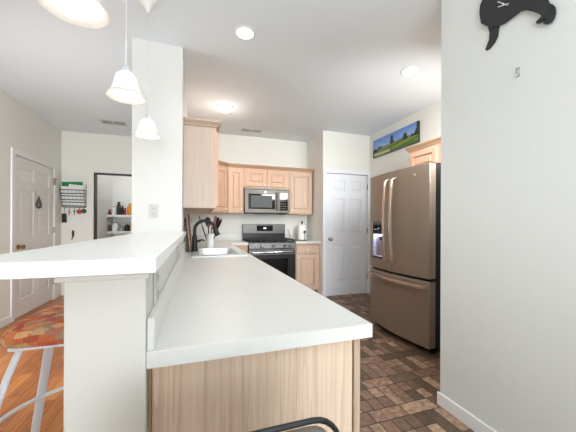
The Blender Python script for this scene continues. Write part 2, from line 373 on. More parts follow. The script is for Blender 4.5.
def six_panel(w, h, t, outer_m, name, root, M):
    # door slab in local XZ, front toward -Y, local origin bottom-left-front
    b = MB(.0015, 1); b.M = M
    st, mid = .115, .10
    rails = [0, .22, .80, 1.03, 1.66, 1.76, h - .26 + .14, h]
    zr = [(0, .22), (.84, 1.03), (1.62, 1.74), (h - .11, h)]
    cw = (w - 2 * st - mid) / 2
    cols = [(st, st + cw), (w - st - cw, w - st)]
    rows = [(.22, .84), (1.03, 1.62), (1.74, h - .11)]
    b.box(0, st, 0, t, 0, h); b.box(w - st, w, 0, t, 0, h); b.box(cols[0][1], cols[1][0], 0, t, 0, h)
    for x0, x1 in cols:
        for z0, z1 in zr: b.box(x0, x1, 0, t, z0, z1)
        for z0, z1 in rows:
            b.box(x0, x1, .016, t - .012, z0, z1)
            b.frustum((x0 + .018, x1 - .018, z0 + .018, z1 - .018), (x0 + .045, x1 - .045, z0 + .045, z1 - .045), .016, .003)
    return b.build(name, outer_m, root)
def knob(root, c, d, m, name='door_knob'):
    b = MB(); c = Vector(c); d = Vector(d)
    b.cyl(c, c + d * .012, .032, .030); b.cyl(c + d * .012, c + d * .04, .011)
    pr = [(.012, .036), (.024, .042), (.030, .054), (.028, .066), (.016, .074), (0, .076)]
    q = d.to_track_quat('Z', 'Y').to_matrix().to_4x4(); b.M = Matrix.Translation(c) @ q
    b.lathe(pr, n=20); return b.build(name, m, root)
# door_1: pantry door
d1 = bpy.data.objects.new('door_1', None); C.objects.link(d1); d1.location = (PD0, YD, 0); d1['kind'] = 'structure'
six_panel(PD1 - PD0, 2.03, .035, M_doorw, 'door_slab', d1, Matrix.Translation((PD0, YD + .004, .012)))
knob(d1, (PD0 + .06, YD + .004, .955), (0, -1, 0), M_nickel)
# door_2: dining room door in the left wall (front toward +X)
d2 = bpy.data.objects.new('door_2', None); C.objects.link(d2); d2.location = (XL, LD0, 0); d2['kind'] = 'structure'
six_panel(LD1 - LD0, 2.03, .035, M_doorg, 'door_slab', d2, Matrix.Translation((XL - .004, LD0, .012)) @ Matrix.Rotation(pi / 2, 4, 'Z'))
knob(d2, (XL - .004, LD0 + .085, .90), (1, 0, 0), M_brass)
for z in (.25, 1.05, 1.80):
    MB(.001).box(XL + .0, XL + .02, LD1 - .005, LD1 + .014, z, z + .09).cyl((XL + .02, LD1 + .004, z), (XL + .02, LD1 + .004, z + .09), .007, n=10).build('hinge', M_nickel, d2)
for z in (.25, 1.05, 1.80):
    MB(.001).box(PD1 - .004, PD1 + .012, YD - .02, YD - .002, z, z + .09).build('hinge', M_nickel, d1)

# ------------------------------------------------------------------ bar top and worktops
bt = MB(.006, 3).box(-.412, -.077, .632, CY, 1.104, 1.134).box(-.412, CX0 + .1, CY, CY + .001, 1.104, 1.134).build('bar_counter', M_bar)
tag(bt, 'white raised bar top on the half wall under the pendant lamps', 'bar top')
def slab_grid(xs, ys, keep, z0, z1, bevel=.005):
    b = MB(bevel, 3); V = {}
    def g(i, j, k):
        if (i, j, k) not in V: V[i, j, k] = b.bm.verts.new((xs[i], ys[j], (z0, z1)[k]))
        return V[i, j, k]
    K = {(i, j) for i in range(len(xs) - 1) for j in range(len(ys) - 1) if keep((xs[i] + xs[i + 1]) / 2, (ys[j] + ys[j + 1]) / 2)}
    for i, j in K:
        b.bm.faces.new([g(i, j, 1), g(i + 1, j, 1), g(i + 1, j + 1, 1), g(i, j + 1, 1)]); b.bm.faces.new([g(i, j, 0), g(i, j + 1, 0), g(i + 1, j + 1, 0), g(i + 1, j, 0)])
        for di, dj, e in ((-1, 0, ((0, 0), (0, 1))), (1, 0, ((1, 0), (1, 1))), (0, -1, ((0, 0), (1, 0))), (0, 1, ((0, 1), (1, 1)))):
            if (i + di, j + dj) not in K:
                (a, c), (d, f) = e; b.bm.faces.new([g(i + a, j + c, 0), g(i + d, j + f, 0), g(i + d, j + f, 1), g(i + a, j + c, 1)])
    return b
WT = .914
PX0, PX1, PY0 = -.1045, .492, .703
SX0, SX1, SY0, SY1 = .03, .40, 2.56, 3.32      # sink bowl hole
RX0, RX1 = .775, 1.535                        # range
wt = slab_grid([CX1 + .001, PX0, SX0, SX1, PX1, RX0 - .004], [PY0, CY, SY0 if False else CY + .001, SY0 + .08, SY1, 4.285, YK - .001],
               lambda x, y: ((x < PX1 and y > PY0) or y > 4.285) and not (SX0 < x < SX1 and SY0 + .08 < y < SY1) and not (x < PX0 and y < CY + .001), WT - .039, WT, .007)
wt = wt.build('worktop', M_ctop)
tag(wt, 'long white L-shaped worktop with the sink, right of the half wall', 'worktop')
MB(.003).box(HX1 + .001, -.088, PY0 + .004, CY, WT, WT + .076).build('backsplash', M_ctop, wt)
MB(.003).box(CX1 + .001, CX1 + .018, CY + .003, YK - .02, WT, WT + .10).build('backsplash', M_ctop, wt)
MB(.003).box(CX1 + .02, RX0 - .004, YK - .02, YK - .001, WT, WT + .10).build('backsplash', M_ctop, wt)
w2 = MB(.005, 3).box(RX1 + .004, XS - .001, 4.285, YK - .001, WT - .036, WT).build('worktop', M_ctop)
tag(w2, 'short white worktop between the range and the side wall, under the paper towels', 'worktop')
MB(.003).box(RX1 + .004, XS - .002, YK - .02, YK - .001, WT, WT + .10).build('backsplash', M_ctop, w2)

# ------------------------------------------------------------------ cabinets
def rp_door(root, M, w, h, m, t=.02, st=.055, name='door', knob_at=None, knob_m=M_ceram):
    b = MB(.002, 1); b.M = M
    b.box(0, st, -t, 0, 0, h).box(w - st, w, -t, 0, 0, h).box(st, w - st, -t, 0, 0, st).box(st, w - st, -t, 0, h - st, h)
    b.box(st, w - st, -t + .016, 0, st, h - st)
    if w - 2 * st > .06 and h - 2 * st > .06:
        b.frustum((st + .014, w - st - .014, st + .014, h - st - .014), (st + .034, w - st - .034, st + .034, h - st - .034), -t + .016, -t + .001)
    o = b.build(name, m, root)
    if knob_at:
        k = MB(); k.M = M; x, z = knob_at
        k.lathe([(.006, -t), (.006, -t - .012), (.013, -t - .018), (.012, -t - .025), (0, -t - .028)], (x, 0, z), 14, 'Y')
        k.build('knob', knob_m, o)
    return o
def T(x, y, z, rz=0): return Matrix.Translation((x, y, z)) @ Matrix.Rotation(rz, 4, 'Z')

# peninsula base cabinet
pc = thing('base_cabinet', 'pale oak peninsula cabinet with a bare end panel facing the room', 'cabinet', (.2, .76, 0))
MB().box(HX1 + .006, HX1 + .022, .742, CY, .10, WT - .040).box(.42, .437, .742, 4.9, .10, WT - .040).box(HX1 + .022, .42, .742, 4.9, .10, .118).box(HX1 + .022, .42, .742, .76, .118, WT - .040).box(HX1 + .022, .42, 4.88, 4.9, .118, WT - .040).build('body', M_oak, pc)
MB().box(HX1 + .006, .39, .76, 4.9, 0, .10).build('toe_kick', M_dkbrown, pc)
MB(.001).box(-.096, .440, .728, .742, 0, WT - .040).build('end_panel', M_oakend, pc)
MB(.001).box(.443, .463, .722, .742, 0, WT - .040).build('stile', oak('grey oak stile', (186, 160, 138), (206, 182, 160)), pc)
MB(.001).box(-.1045, -.097, .722, .742, 0, WT - .040).build('stile', oak('old oak strip', (150, 120, 92), (190, 160, 130)), pc)
MB(.001).box(.4375, .442, .742, 4.28, .10, WT - .040).build('face_frame', M_oak, pc)
y = .78
for k in range(6):
    wd = .52
    dr = MB(.003).box(.442, .462, y, y + wd, .72, .85).build('drawer', M_oak, pc)
    MB().lathe([(.006, 0), (.006, .012), (.013, .018), (.012, .025), (0, .028)], (.462, y + wd / 2, .785), 14, 'X').build('knob', M_ceram, dr)
    rp_door(pc, T(.442, y, .12, pi / 2), wd, .58, M_oak, knob_at=(.04 if k % 2 else wd - .04, .53))
    y += .575
# base cabinet left of the range
bc = thing('base_cabinet', 'narrow oak base cabinet in the corner left of the range', 'cabinet', (.61, 4.6, 0))
MB().box(.4645, RX0 - .006, 4.33, 4.9, .10, WT - .040).build('body', M_oak, bc)
MB().box(.4645, RX0 - .006, 4.40, 4.9, 0, .10).build('toe_kick', M_dkbrown, bc)
dr = MB(.003).box(.50, RX0 - .02, 4.31, 4.33, .72, .85).build('drawer', M_oak, bc)
MB().lathe([(.006, 0), (.006, -.012), (.013, -.018), (.012, -.025), (0, -.028)], (.63, 4.31, .785), 14, 'Y').build('knob', M_ceram, dr)
rp_door(bc, T(.50, 4.33, .12), .255, .58, M_oak, knob_at=(.215, .53))
# base cabinet right of the range
bc = thing('base_cabinet', 'light oak base cabinet with one drawer and one door, right of the range', 'cabinet', (1.76, 4.6, 0))
MB().box(RX1 + .006, XS - .02, 4.33, 4.9, .10, WT - .040).build('body', M_oakp, bc)
MB().box(XS - .02, XS - .002, 4.335, 4.9, 0, WT - .040).build('filler_strip', M_oakp, bc)
MB().box(RX1 + .006, XS - .02, 4.39, 4.9, 0, .10).build('toe_kick', M_dkbrown, bc)
dr = MB(.003).box(1.565, 1.945, 4.31, 4.33, .715, .85).build('drawer', M_oakp, bc)
MB().lathe([(.006, 0), (.006, -.012), (.013, -.018), (.012, -.025), (0, -.028)], (1.755, 4.31, .782), 14, 'Y').build('knob', M_ceram, dr)
rp_door(bc, T(1.565, 4.33, .12), .38, .575, M_oakp, knob_at=(.03, .535))

# upper cabinets
UB, UT = 1.372, 2.115
def crown_path(pts, z0, m, root, name='crown_moulding', closed=False):
    # profile swept along plan path with mitred corners; outward is to the right of travel
    prof = [(0, 0), (.012, 0), (.016, .012), (.034, .034), (.040, .040), (.040, .055), (0, .055)]
    b = MB(); n = len(pts); rows = []
    for i, p in enumerate(pts):
        p = Vector(p); d0 = (p - Vector(pts[i - 1])).normalized() if i else None; d1_ = (Vector(pts[i + 1]) - p).normalized() if i < n - 1 else None
        if d0 is None: d0 = d1_
        if d1_ is None: d1_ = d0
        n0 = Vector((d0.y, -d0.x)); n1 = Vector((d1_.y, -d1_.x)); mm = (n0 + n1).normalized(); k = 1 / max(.3, mm.dot(n0))
        rows.append([b.bm.verts.new((p.x + mm.x * k * o, p.y + mm.y * k * o, z0 + h)) for o, h in prof])
    for i in range(n - 1):
        for j in range(len(prof)):
            q = (j + 1) % len(prof); b.bm.faces.new([rows[i][j], rows[i][q], rows[i + 1][q], rows[i + 1][j]])
    b.bm.faces.new(rows[0]); b.bm.faces.new(rows[-1][::-1])
    return b.build(name, m, root)
UY = 4.60; LX = .186; LY = 2.75
LB = UB - .022
lu = thing('wall_cabinet', 'pale oak wall cabinet showing its tall plain end panel, above the sink', 'cabinet', (.04, LY, LB))
MB(.001).box(CX1 + .002, LX - .02, LY + .006, 4.303, LB + .012, UT).build('body', M_oak, lu)
MB(.001).box(CX1 + .002, LX - .018, LY, LY + .006, LB, UT).build('end_panel', M_oaklu, lu)
MB(.001).box(LX - .02, LX, LY, 4.303, LB, UT).build('face_frame', M_oak, lu)
yy = LY + .03
for k in range(4):
    rp_door(lu, T(LX, yy, LB + .02, pi / 2), .355, UT - LB - .05, M_oak, knob_at=(.03 if k % 2 else .325, .05)); yy += .38
crown_path([(CX1 + .002, LY), (LX, LY), (LX, 4.303)], UT, oak('pinkish oak trim', (176, 150, 128), (204, 180, 160), 'X', line=.2), lu)
cc = thing('wall_cabinet', 'oak corner wall cabinet with an angled door, left of the microwave', 'cabinet', (.2, 4.7, UB))
DA, DB = (LX, 4.315), (.485, UY + .014)
MB(.001).prism([(CX1 + .002, 4.306), (LX, 4.306), (.485 - .005, UY + .01), (.485, YK - .002), (CX1 + .002, YK - .002)], UB, UT, 'Z').build('body', M_oak, cc)
ang = math.atan2(DB[1] - DA[1], DB[0] - DA[0]); ln = math.hypot(DB[0] - DA[0], DB[1] - DA[1])
rp_door(cc, T(DA[0] + .028 * cos(ang) + .004 * sin(ang), DA[1] + .028 * sin(ang) - .004 * cos(ang), UB + .02, ang), ln - .055, UT - UB - .05, M_oak, knob_at=(ln - .09, .05))
crown_path([(LX, 4.31), (.485, UY)], UT, M_oakd, cc)
u1 = thing('wall_cabinet', 'tall narrow oak wall cabinet directly left of the microwave', 'cabinet', (.62, 4.75, UB))
MB(.001).box(.488, RX0 - .028, UY, YK - .002, UB, UT).build('body', M_oak, u1)
rp_door(u1, T(.50, UY, UB + .02), .235, UT - UB - .05, M_oak, knob_at=(.205, .05))
crown_path([(.488, UY), (RX0 - .028, UY)], UT, M_oakd, u1)
u2 = thing('wall_cabinet', 'low two-door oak wall cabinet directly above the microwave', 'cabinet', (1.13, 4.75, 1.79))
MX0, MX1 = RX0 - .026, 1.512
MB(.001).box(MX0, MX1, UY, YK - .002, 1.80, UT).build('body', M_oak, u2)
rp_door(u2, T(MX0 + .03, UY, 1.825), .335, UT - 1.85, M_oak, knob_at=(.315, .02))
rp_door(u2, T(MX0 + .03 + .36, UY, 1.825), .335, UT - 1.85, M_oak, knob_at=(.02, .02))
crown_path([(MX0, UY), (MX1, UY)], UT, M_oakd, u2)
u3 = thing('wall_cabinet', 'single-door oak wall cabinet right of the microwave, above the paper towels', 'cabinet', (1.75, 4.75, UB))
MB(.001).box(MX1 + .002, 1.960, UY, YK - .002, UB, UT).build('body', M_oak, u3)
rp_door(u3, T(MX1 + .03, UY, UB + .02), .40, UT - UB - .05, M_oakp, knob_at=(.03, .05))
crown_path([(MX1 + .002, UY), (1.960, UY), (1.960, YK - .002)], UT, M_oakd, u3)

# over-fridge cabinet (front toward -X)
fc = thing('wall_cabinet', 'oak cabinet above the fridge, right of the golf landscape picture', 'cabinet', (2.72, 2.45, 1.83))
FXC = 2.575
MB(.001).box(FXC, XF - .002, YR + .01, 2.905, 1.83, UT).build('body', M_oak, fc)
for (a, b_) in ((2.885, 2.475), (2.40, 1.99), (1.95, 1.52)):
    rp_door(fc, T(FXC, a, 1.85, -pi / 2), a - b_, UT - 1.85 - .03, M_oak, knob_at=(a - b_ - .03 if a > 2.8 else .03, .03))
crown_path([(XF - .002, 2.905), (FXC, 2.905), (FXC, YR + .01)][::-1], UT, M_oakdy, fc) if False else None
crown_path([(XF - .002, 2.905), (FXC, 2.905), (FXC, YR + .01)], UT, M_oakdy, fc) if False else None
b = MB()
prof = [(0, 0), (.012, 0), (.016, .012), (.034, .034), (.040, .040), (.040, .055), (0, .055)]
rows = []
for (px, py, ox, oy) in ((XF - .002, 2.905, 0, 1), (FXC, 2.905, -1, 1), (FXC, YR + .01, -1, 0)):
    rows.append([b.bm.verts.new((px + ox * o, py + oy * o, UT + h)) for o, h in prof])
for i in range(2):
    for j in range(len(prof)):
        q = (j + 1) % len(prof); b.bm.faces.new([rows[i][j], rows[i][q], rows[i + 1][q], rows[i + 1][j]])
b.bm.faces.new(rows[0]); b.bm.faces.new(rows[-1][::-1])
b.build('crown_moulding', M_oakdy, fc)

# ------------------------------------------------------------------ microwave
mw = thing('microwave', 'slate over-the-range microwave mounted above the range', 'microwave', (1.13, 4.7, UB))
mx0, mx1, my, mz0, mz1 = MX0 + .003, MX1 - .003, 4.53, UB + .004, 1.792
MB(.002).box(mx0, mx1, my + .02, YK - .003, mz0, mz1).build('body', M_black, mw)
cx = mx0 + .565
dr = MB(.003).box(mx0, mx0 + .06, my - .008, my + .02, mz0 + .01, mz1 - .03).box(cx - .06, cx, my - .008, my + .02, mz0 + .01, mz1 - .03).box(mx0 + .06, cx - .06, my - .008, my + .02, mz0 + .01, mz0 + .07).box(mx0 + .06, cx - .06, my - .008, my + .02, mz1 - .10, mz1 - .03).build('door', M_steel, mw)
MB(.001).box(mx0 + .058, cx - .052, my - .004, my + .016, mz0 + .066, mz1 - .096).build('window', M_blackgl, dr)
MB(.001).box(mx0 + .10, cx - .11, my - .0048, my - .003, mz0 + .095, mz1 - .125).build('inner_screen', mat('grey mesh screen', (78, 80, 80), .5), dr)
MB(.001).tube([(cx - .028, my - .008, mz0 + .05), (cx - .028, my - .04, mz0 + .07), (cx - .028, my - .045, (mz0 + mz1) / 2), (cx - .028, my - .04, mz1 - .09), (cx - .028, my - .008, mz1 - .07)], .011).build('handle', M_rsteel, dr)
cp = MB(.003).box(cx + .002, mx1, my - .008, my + .02, mz0 + .01, mz1 - .03).build('control_panel', M_steel, mw)
MB(.002).box(cx + .02, mx1 - .03, my - .011, my - .006, mz0 + .05, mz1 - .07).build('keypad', M_blackgl, cp)
for i in range(4):
    for j in range(3):
        MB().box(cx + .036 + j * .035, cx + .052 + j * .035, my - .0125, my - .0105, mz0 + .075 + i * .04, mz0 + .085 + i * .04).build('button', mat('grey print', (150, 150, 150), .5), cp)
MB().lathe([(0, my - .0115), (.014, my - .0115), (.014, my - .013), (0, my - .013)], (cx + .075, 0, mz1 - .10), 16, 'Y').build('dial', M_white, cp)
MB(.002).box(mx0, mx1, my - .004, my + .02, mz1 - .027, mz1).build('vent_grille', M_steel, mw)
MB().lathe([(0, my - .009), (.012, my - .009), (.012, my - .0105), (0, my - .0105)], ((mx0 + cx) / 2 + .06, 0, mz1 - .065), 16, 'Y').build('badge', M_chrome, mw)
MB(.001).box(mx0 + .2, mx1 - .25, my + .03, my + .2, mz0 - .008, mz0).build('grease_filter', M_black, mw)
MB(.001).box(mx1 - .13, mx1 - .05, my + .03, my + .2, mz0 - .015, mz0).build('lamp_cover', M_dkbrown, mw)

# ------------------------------------------------------------------ range
rg = thing('gas_range', 'stainless gas range with black oven door between the base cabinets', 'range', (1.155, 4.6, 0))
ry = 4.26
MB(.002).box(RX0, RX1, ry + .045, YK - .01, .06, .905).build('body', M_black, rg)
MB(.003).box(RX0, RX1, ry + .0, YK - .09, .905, .922).build('cooktop', M_black, rg)
bg = MB(.004).box(RX0, RX1, YK - .085, YK - .03, 1.035, 1.20).build('backguard', M_rsteel, rg)
MB(.002).box(RX0, RX1, YK - .08, YK - .03, .922, 1.035).build('backguard_base', M_black, rg)
MB(.001).box(RX0 + .24, RX0 + .53, YK - .088, YK - .083, 1.075, 1.175).build('display', M_blackgl, bg)
MB(.001).box(RX0 + .36, RX0 + .41, YK - .0895, YK - .0875, 1.115, 1.135).build('clock_digits', mat('pale display digits', (210, 225, 235), .5, emit=1.2, ecol=(200, 225, 240)), bg)
# grates: three sections
for k in range(3):
    x0 = RX0 + .02 + k * .242; x1 = x0 + .236; y0, y1 = ry + .03, YK - .11; g = MB(.001)
    for x in (x0, x1 - .012, (x0 + x1) / 2 - .006): g.box(x, x + .012, y0, y1, .945, .960)
    for yv in (y0, y1 - .012, (y0 + y1) / 2 - .006, y0 + .13, y1 - .14): g.box(x0, x1, yv, yv + .012, .945, .960)
    for x in (x0, x1 - .012):
        for yv in (y0, y1 - .012): g.box(x, x + .012, yv, yv + .012, .922, .947)
    g.build('grate', M_iron, rg)
for (bx, by) in ((.14, .16), (.14, .42), (.62, .16), (.62, .42), (.38, .29)):
    MB().lathe([(.045, .922), (.045, .932), (.032, .934), (.032, .942), (0, .943)], (RX0 + bx, ry + by, 0), 20).build('burner', M_iron, rg)
pn = MB(.003); pn.prism([(ry, .905), (ry - .012, .82), (ry + .045, .82), (ry + .045, .905)], RX0, RX1, 'X')
pn = pn.build('control_panel', M_rsteel, rg)
for x in (.11, .20, .38, .565, .655):
    MB().lathe([(.026, ry - .004), (.026, ry - .016), (.020, ry - .022), (.018, ry - .045), (0, ry - .046)], (RX0 + x, 0, .862), 20, 'Y').build('knob', M_chrome, pn)
dr = MB(.003).box(RX0 + .004, RX1 - .004, ry, ry + .045, .235, .805).build('oven_door', M_black, rg)
MB(.001).box(RX0 + .004, RX1 - .004, ry - .003, ry, .72, .805).build('door_trim', M_rsteel, dr)
MB(.002).box(RX0 + .13, RX1 - .13, ry - .004, ry + .002, .30, .66).build('window', M_blackgl, dr)
MB(.001).tube([(RX0 + .04, ry - .003, .765), (RX0 + .045, ry - .05, .765), (RX0 + .10, ry - .058, .765), (RX1 - .10, ry - .058, .765), (RX1 - .045, ry - .05, .765), (RX1 - .04, ry - .003, .765)], .014, n=12).build('handle', M_chrome, dr)
MB(.003).box(RX0 + .004, RX1 - .004, ry, ry + .045, .07, .225).build('storage_drawer', M_rsteel, rg)
for x in (RX0 + .04, RX1 - .04):
    for yv in (ry + .09, YK - .08): MB().cyl((x, yv, 0), (x, yv, .06), .018).build('foot', M_black, rg)

# ------------------------------------------------------------------ fridge (front toward -X)
fr = thing('refrigerator', 'tall slate french-door refrigerator with a bottom freezer drawer, by the pantry door', 'refrigerator', (2.4, 2.49, 0))
FY0, FY1 = 2.035, 2.955; FXF = 2.028; FB = 2.050; FM = (FY0 + FY1) / 2
MB(.003).box(2.105, XF - .03, FY0 + .012, FY1 - .012, .05, 1.755).build('body', M_black, fr)
MB(.002).box(2.14, 2.5, FY0 + .03, FY1 - .03, .01, .05).build('toe_grille', M_black, fr)
for yv in (FY0 + .06, FY1 - .06): MB().cyl((2.13, yv, 0), (2.13, yv, .05), .02).build('foot', M_black, fr)
def xf(yv):                                   # bulging front
    t = (yv - FM) / ((FY1 - FY0) / 2); return FXF - .05 * (1 - t * t)
def bulge_panel(y0, y1, z0, z1, name, back=2.050, hole=None, m=M_slate):
    b = MB(.003, 2); n = 14; ys = [y0 + (y1 - y0) * i / n for i in range(n + 1)]
    zs = [z0, z1]
    if hole:
        hy0, hy1, hz0, hz1 = hole; ys = sorted(set([yv for yv in ys if not (hy0 - .01 < yv < hy1 + .01)] + [hy0, (hy0 + hy1) / 2, hy1])); zs = [z0, hz0, hz1, z1]
    F = [[b.bm.verts.new((xf(yv), yv, z)) for z in zs] for yv in ys]; B = [[b.bm.verts.new((back, yv, z)) for z in zs] for yv in ys]
    for i in range(len(ys) - 1):
        for j in range(len(zs) - 1):
            if hole and j == 1 and hy0 - 1e-6 <= ys[i] and ys[i + 1] <= hy1 + 1e-6: continue
            b.bm.faces.new([F[i][j], F[i + 1][j], F[i + 1][j + 1], F[i][j + 1]])
        for j in range(len(zs) - 1): b.bm.faces.new([B[i][j], B[i][j + 1], B[i + 1][j + 1], B[i + 1][j]])
        b.bm.faces.new([F[i][0], B[i][0], B[i + 1][0], F[i + 1][0]]); b.bm.faces.new([F[i][-1], F[i + 1][-1], B[i + 1][-1], B[i][-1]])
    for j in range(len(zs) - 1):
        b.bm.faces.new([F[0][j], F[0][j + 1], B[0][j + 1], B[0][j]]); b.bm.faces.new([F[-1][j], B[-1][j], B[-1][j + 1], F[-1][j + 1]])
    b.bevel = .006; b.smooth = True
    return b.build(name, m, fr)
HOLE = (2.665, 2.865, .835, 1.09)
bulge_panel(FY0, FM - .003, .70, 1.77, 'door')
ld = bulge_panel(FM + .003, FY1, .70, 1.77, 'door', hole=HOLE)
ld['label'] = 'far fridge door with the ice and water dispenser'
fz = bulge_panel(FY0, FY1, .06, .675, 'freezer_drawer')
def liner(root, y0, y1, z0, z1):
    y0 += .003; y1 -= .003; z0 += .003; z1 -= .003
    MB(.002).box(FB, 2.102, y0, y0 + .025, z0, z1).box(FB, 2.102, y1 - .025, y1, z0, z1).box(FB, 2.102, y0 + .025, y1 - .025, z0, z0 + .03).box(FB, 2.102, y0 + .025, y1 - .025, z1 - .03, z1).build('door_liner', M_slate, root)
rdoor = [c for c in fr.children if c.name.startswith('door') and c != ld][0]
liner(rdoor, FY0, FM - .003, .70, 1.77); liner(ld, FM + .003, FY1, .70, 1.77); liner(fz, FY0, FY1, .06, .675)
MB().box(2.06, 2.105, FY0 + .01, FY1 - .01, .672, .703).build('gasket', M_black, fr)
# dispenser
b = MB(); y0, y1, z0, z1 = HOLE; xb = 2.085
b._add([(xf(y0) + .002, y0, z0), (xf(y1) + .002, y1, z0), (xf(y1) + .002, y1, z1), (xf(y0) + .002, y0, z1), (xb, y0 + .01, z0 + .01), (xb, y1 - .01, z0 + .01), (xb, y1 - .01, z1), (xb, y0 + .01, z1)],
       [(4, 5, 6, 7), (0, 1, 5, 4), (1, 2, 6, 5), (3, 7, 6, 2), (0, 4, 7, 3)])
ds = b.build('dispenser', M_disp, ld)
MB(.001).box(2.01, 2.05, 2.70, 2.83, 1.072, 1.082).build('dispenser_light', M_glow, ds)
MB(.002).box(2.025, 2.07, 2.735, 2.775, 1.02, 1.075).build('nozzle', M_black, ds)
MB(.002).box(2.055, 2.08, 2.74, 2.79, .90, 1.0).build('paddle', mat('grey paddle', (120, 122, 130), .4), ds)
MB(.001).prism([(xf(2.665) - .004, 2.665), (xf(2.865) - .004, 2.865), (xf(2.865) + .01, 2.865), (xf(2.665) + .01, 2.665)], 1.095, 1.235, 'Z').build('dispenser_display', M_blackgl, ld)
MB(.001).prism([(xf(2.665) - .008, 2.665), (xf(2.865) - .008, 2.865), (xf(2.865) + .02, 2.865), (xf(2.665) + .02, 2.665)], .815, .835, 'Z').build('drip_tray', M_black, ld)
for i in range(3):
    MB(.0005).box(xf(2.77) - .0065, xf(2.77) - .003, 2.70 + i * .05, 2.715 + i * .05, 1.14, 1.15).build('indicator', M_white, ld)
def fhandle(yv, root, z0=.80, z1=1.69):
    b = MB(); x = xf(yv)
    pts = [(x + .01, yv, z0), (x - .035, yv, z0 + .02)] + [(x - .045 - .022 * sin(pi * t), yv, z0 + .03 + (z1 - z0 - .06) * t) for t in [i / 12 for i in range(13)]] + [(x - .035, yv, z1 - .02), (x + .01, yv, z1)]
    b.tube(pts, (.010, .017), n=14, flat=(1, 0, 0)); return b.build('handle', M_bronze, root)
right_door = [c for c in fr.children if c.name.startswith('door')][0]
fhandle(FM + .055, ld); fhandle(FM - .05, right_door)
b = MB(); z = .625
pts = [(xf(FY0 + .03) + .01, FY0 + .03, z)] + [(xf(yv) - .05, yv, z) for yv in [FY0 + .04 + (FY1 - FY0 - .08) * i / 14 for i in range(15)]] + [(xf(FY1 - .03) + .01, FY1 - .03, z)]
b.tube(pts, (.010, .017), n=14, flat=(1, 0, 0)); b.build('handle', M_bronze, fz)
b = MB(); b.lathe([(.016, -.001), (.016, .003), (.011, .004), (.011, .0025), (0, .0025)], n=20)
bmesh.ops.transform(b.bm, matrix=Matrix.Translation((xf(2.19) - .0005, 2.19, 1.675)) @ Matrix.Rotation(-pi / 2, 4, 'Y'), verts=b.bm.verts); b.build('badge', M_bronze, right_door)
for yv in (FY0 + .05, FY1 - .05): MB(.004).box(2.06, 2.2, yv - .03, yv + .03, 1.756, 1.782).build('hinge_cover', M_black, fr)

# things lying on the fridge
t1 = thing('wooden_tray', 'flat light wooden tray on top of the fridge, far end', 'tray', (2.50, 2.88, 1.7555))
MB(.003).box(2.32, 2.74, 2.60, 2.93, 1.7555, 1.765).build('base', M_board, t1)
MB(.002).box(2.32, 2.74, 2.60, 2.612, 1.765, 1.795).box(2.32, 2.74, 2.918, 2.93, 1.765, 1.795).box(2.32, 2.332, 2.612, 2.918, 1.765, 1.795).box(2.728, 2.74, 2.612, 2.918, 1.765, 1.795).build('rim', oak('yellow pine', (206, 160, 96), (236, 200, 140)), t1)
t2 = MB(.003).box(2.33, 2.53, 2.30, 2.585, 1.7555, 1.80).build('storage_box', M_black)
tag(t2, 'low black box on top of the fridge under the wall cabinet', 'box')

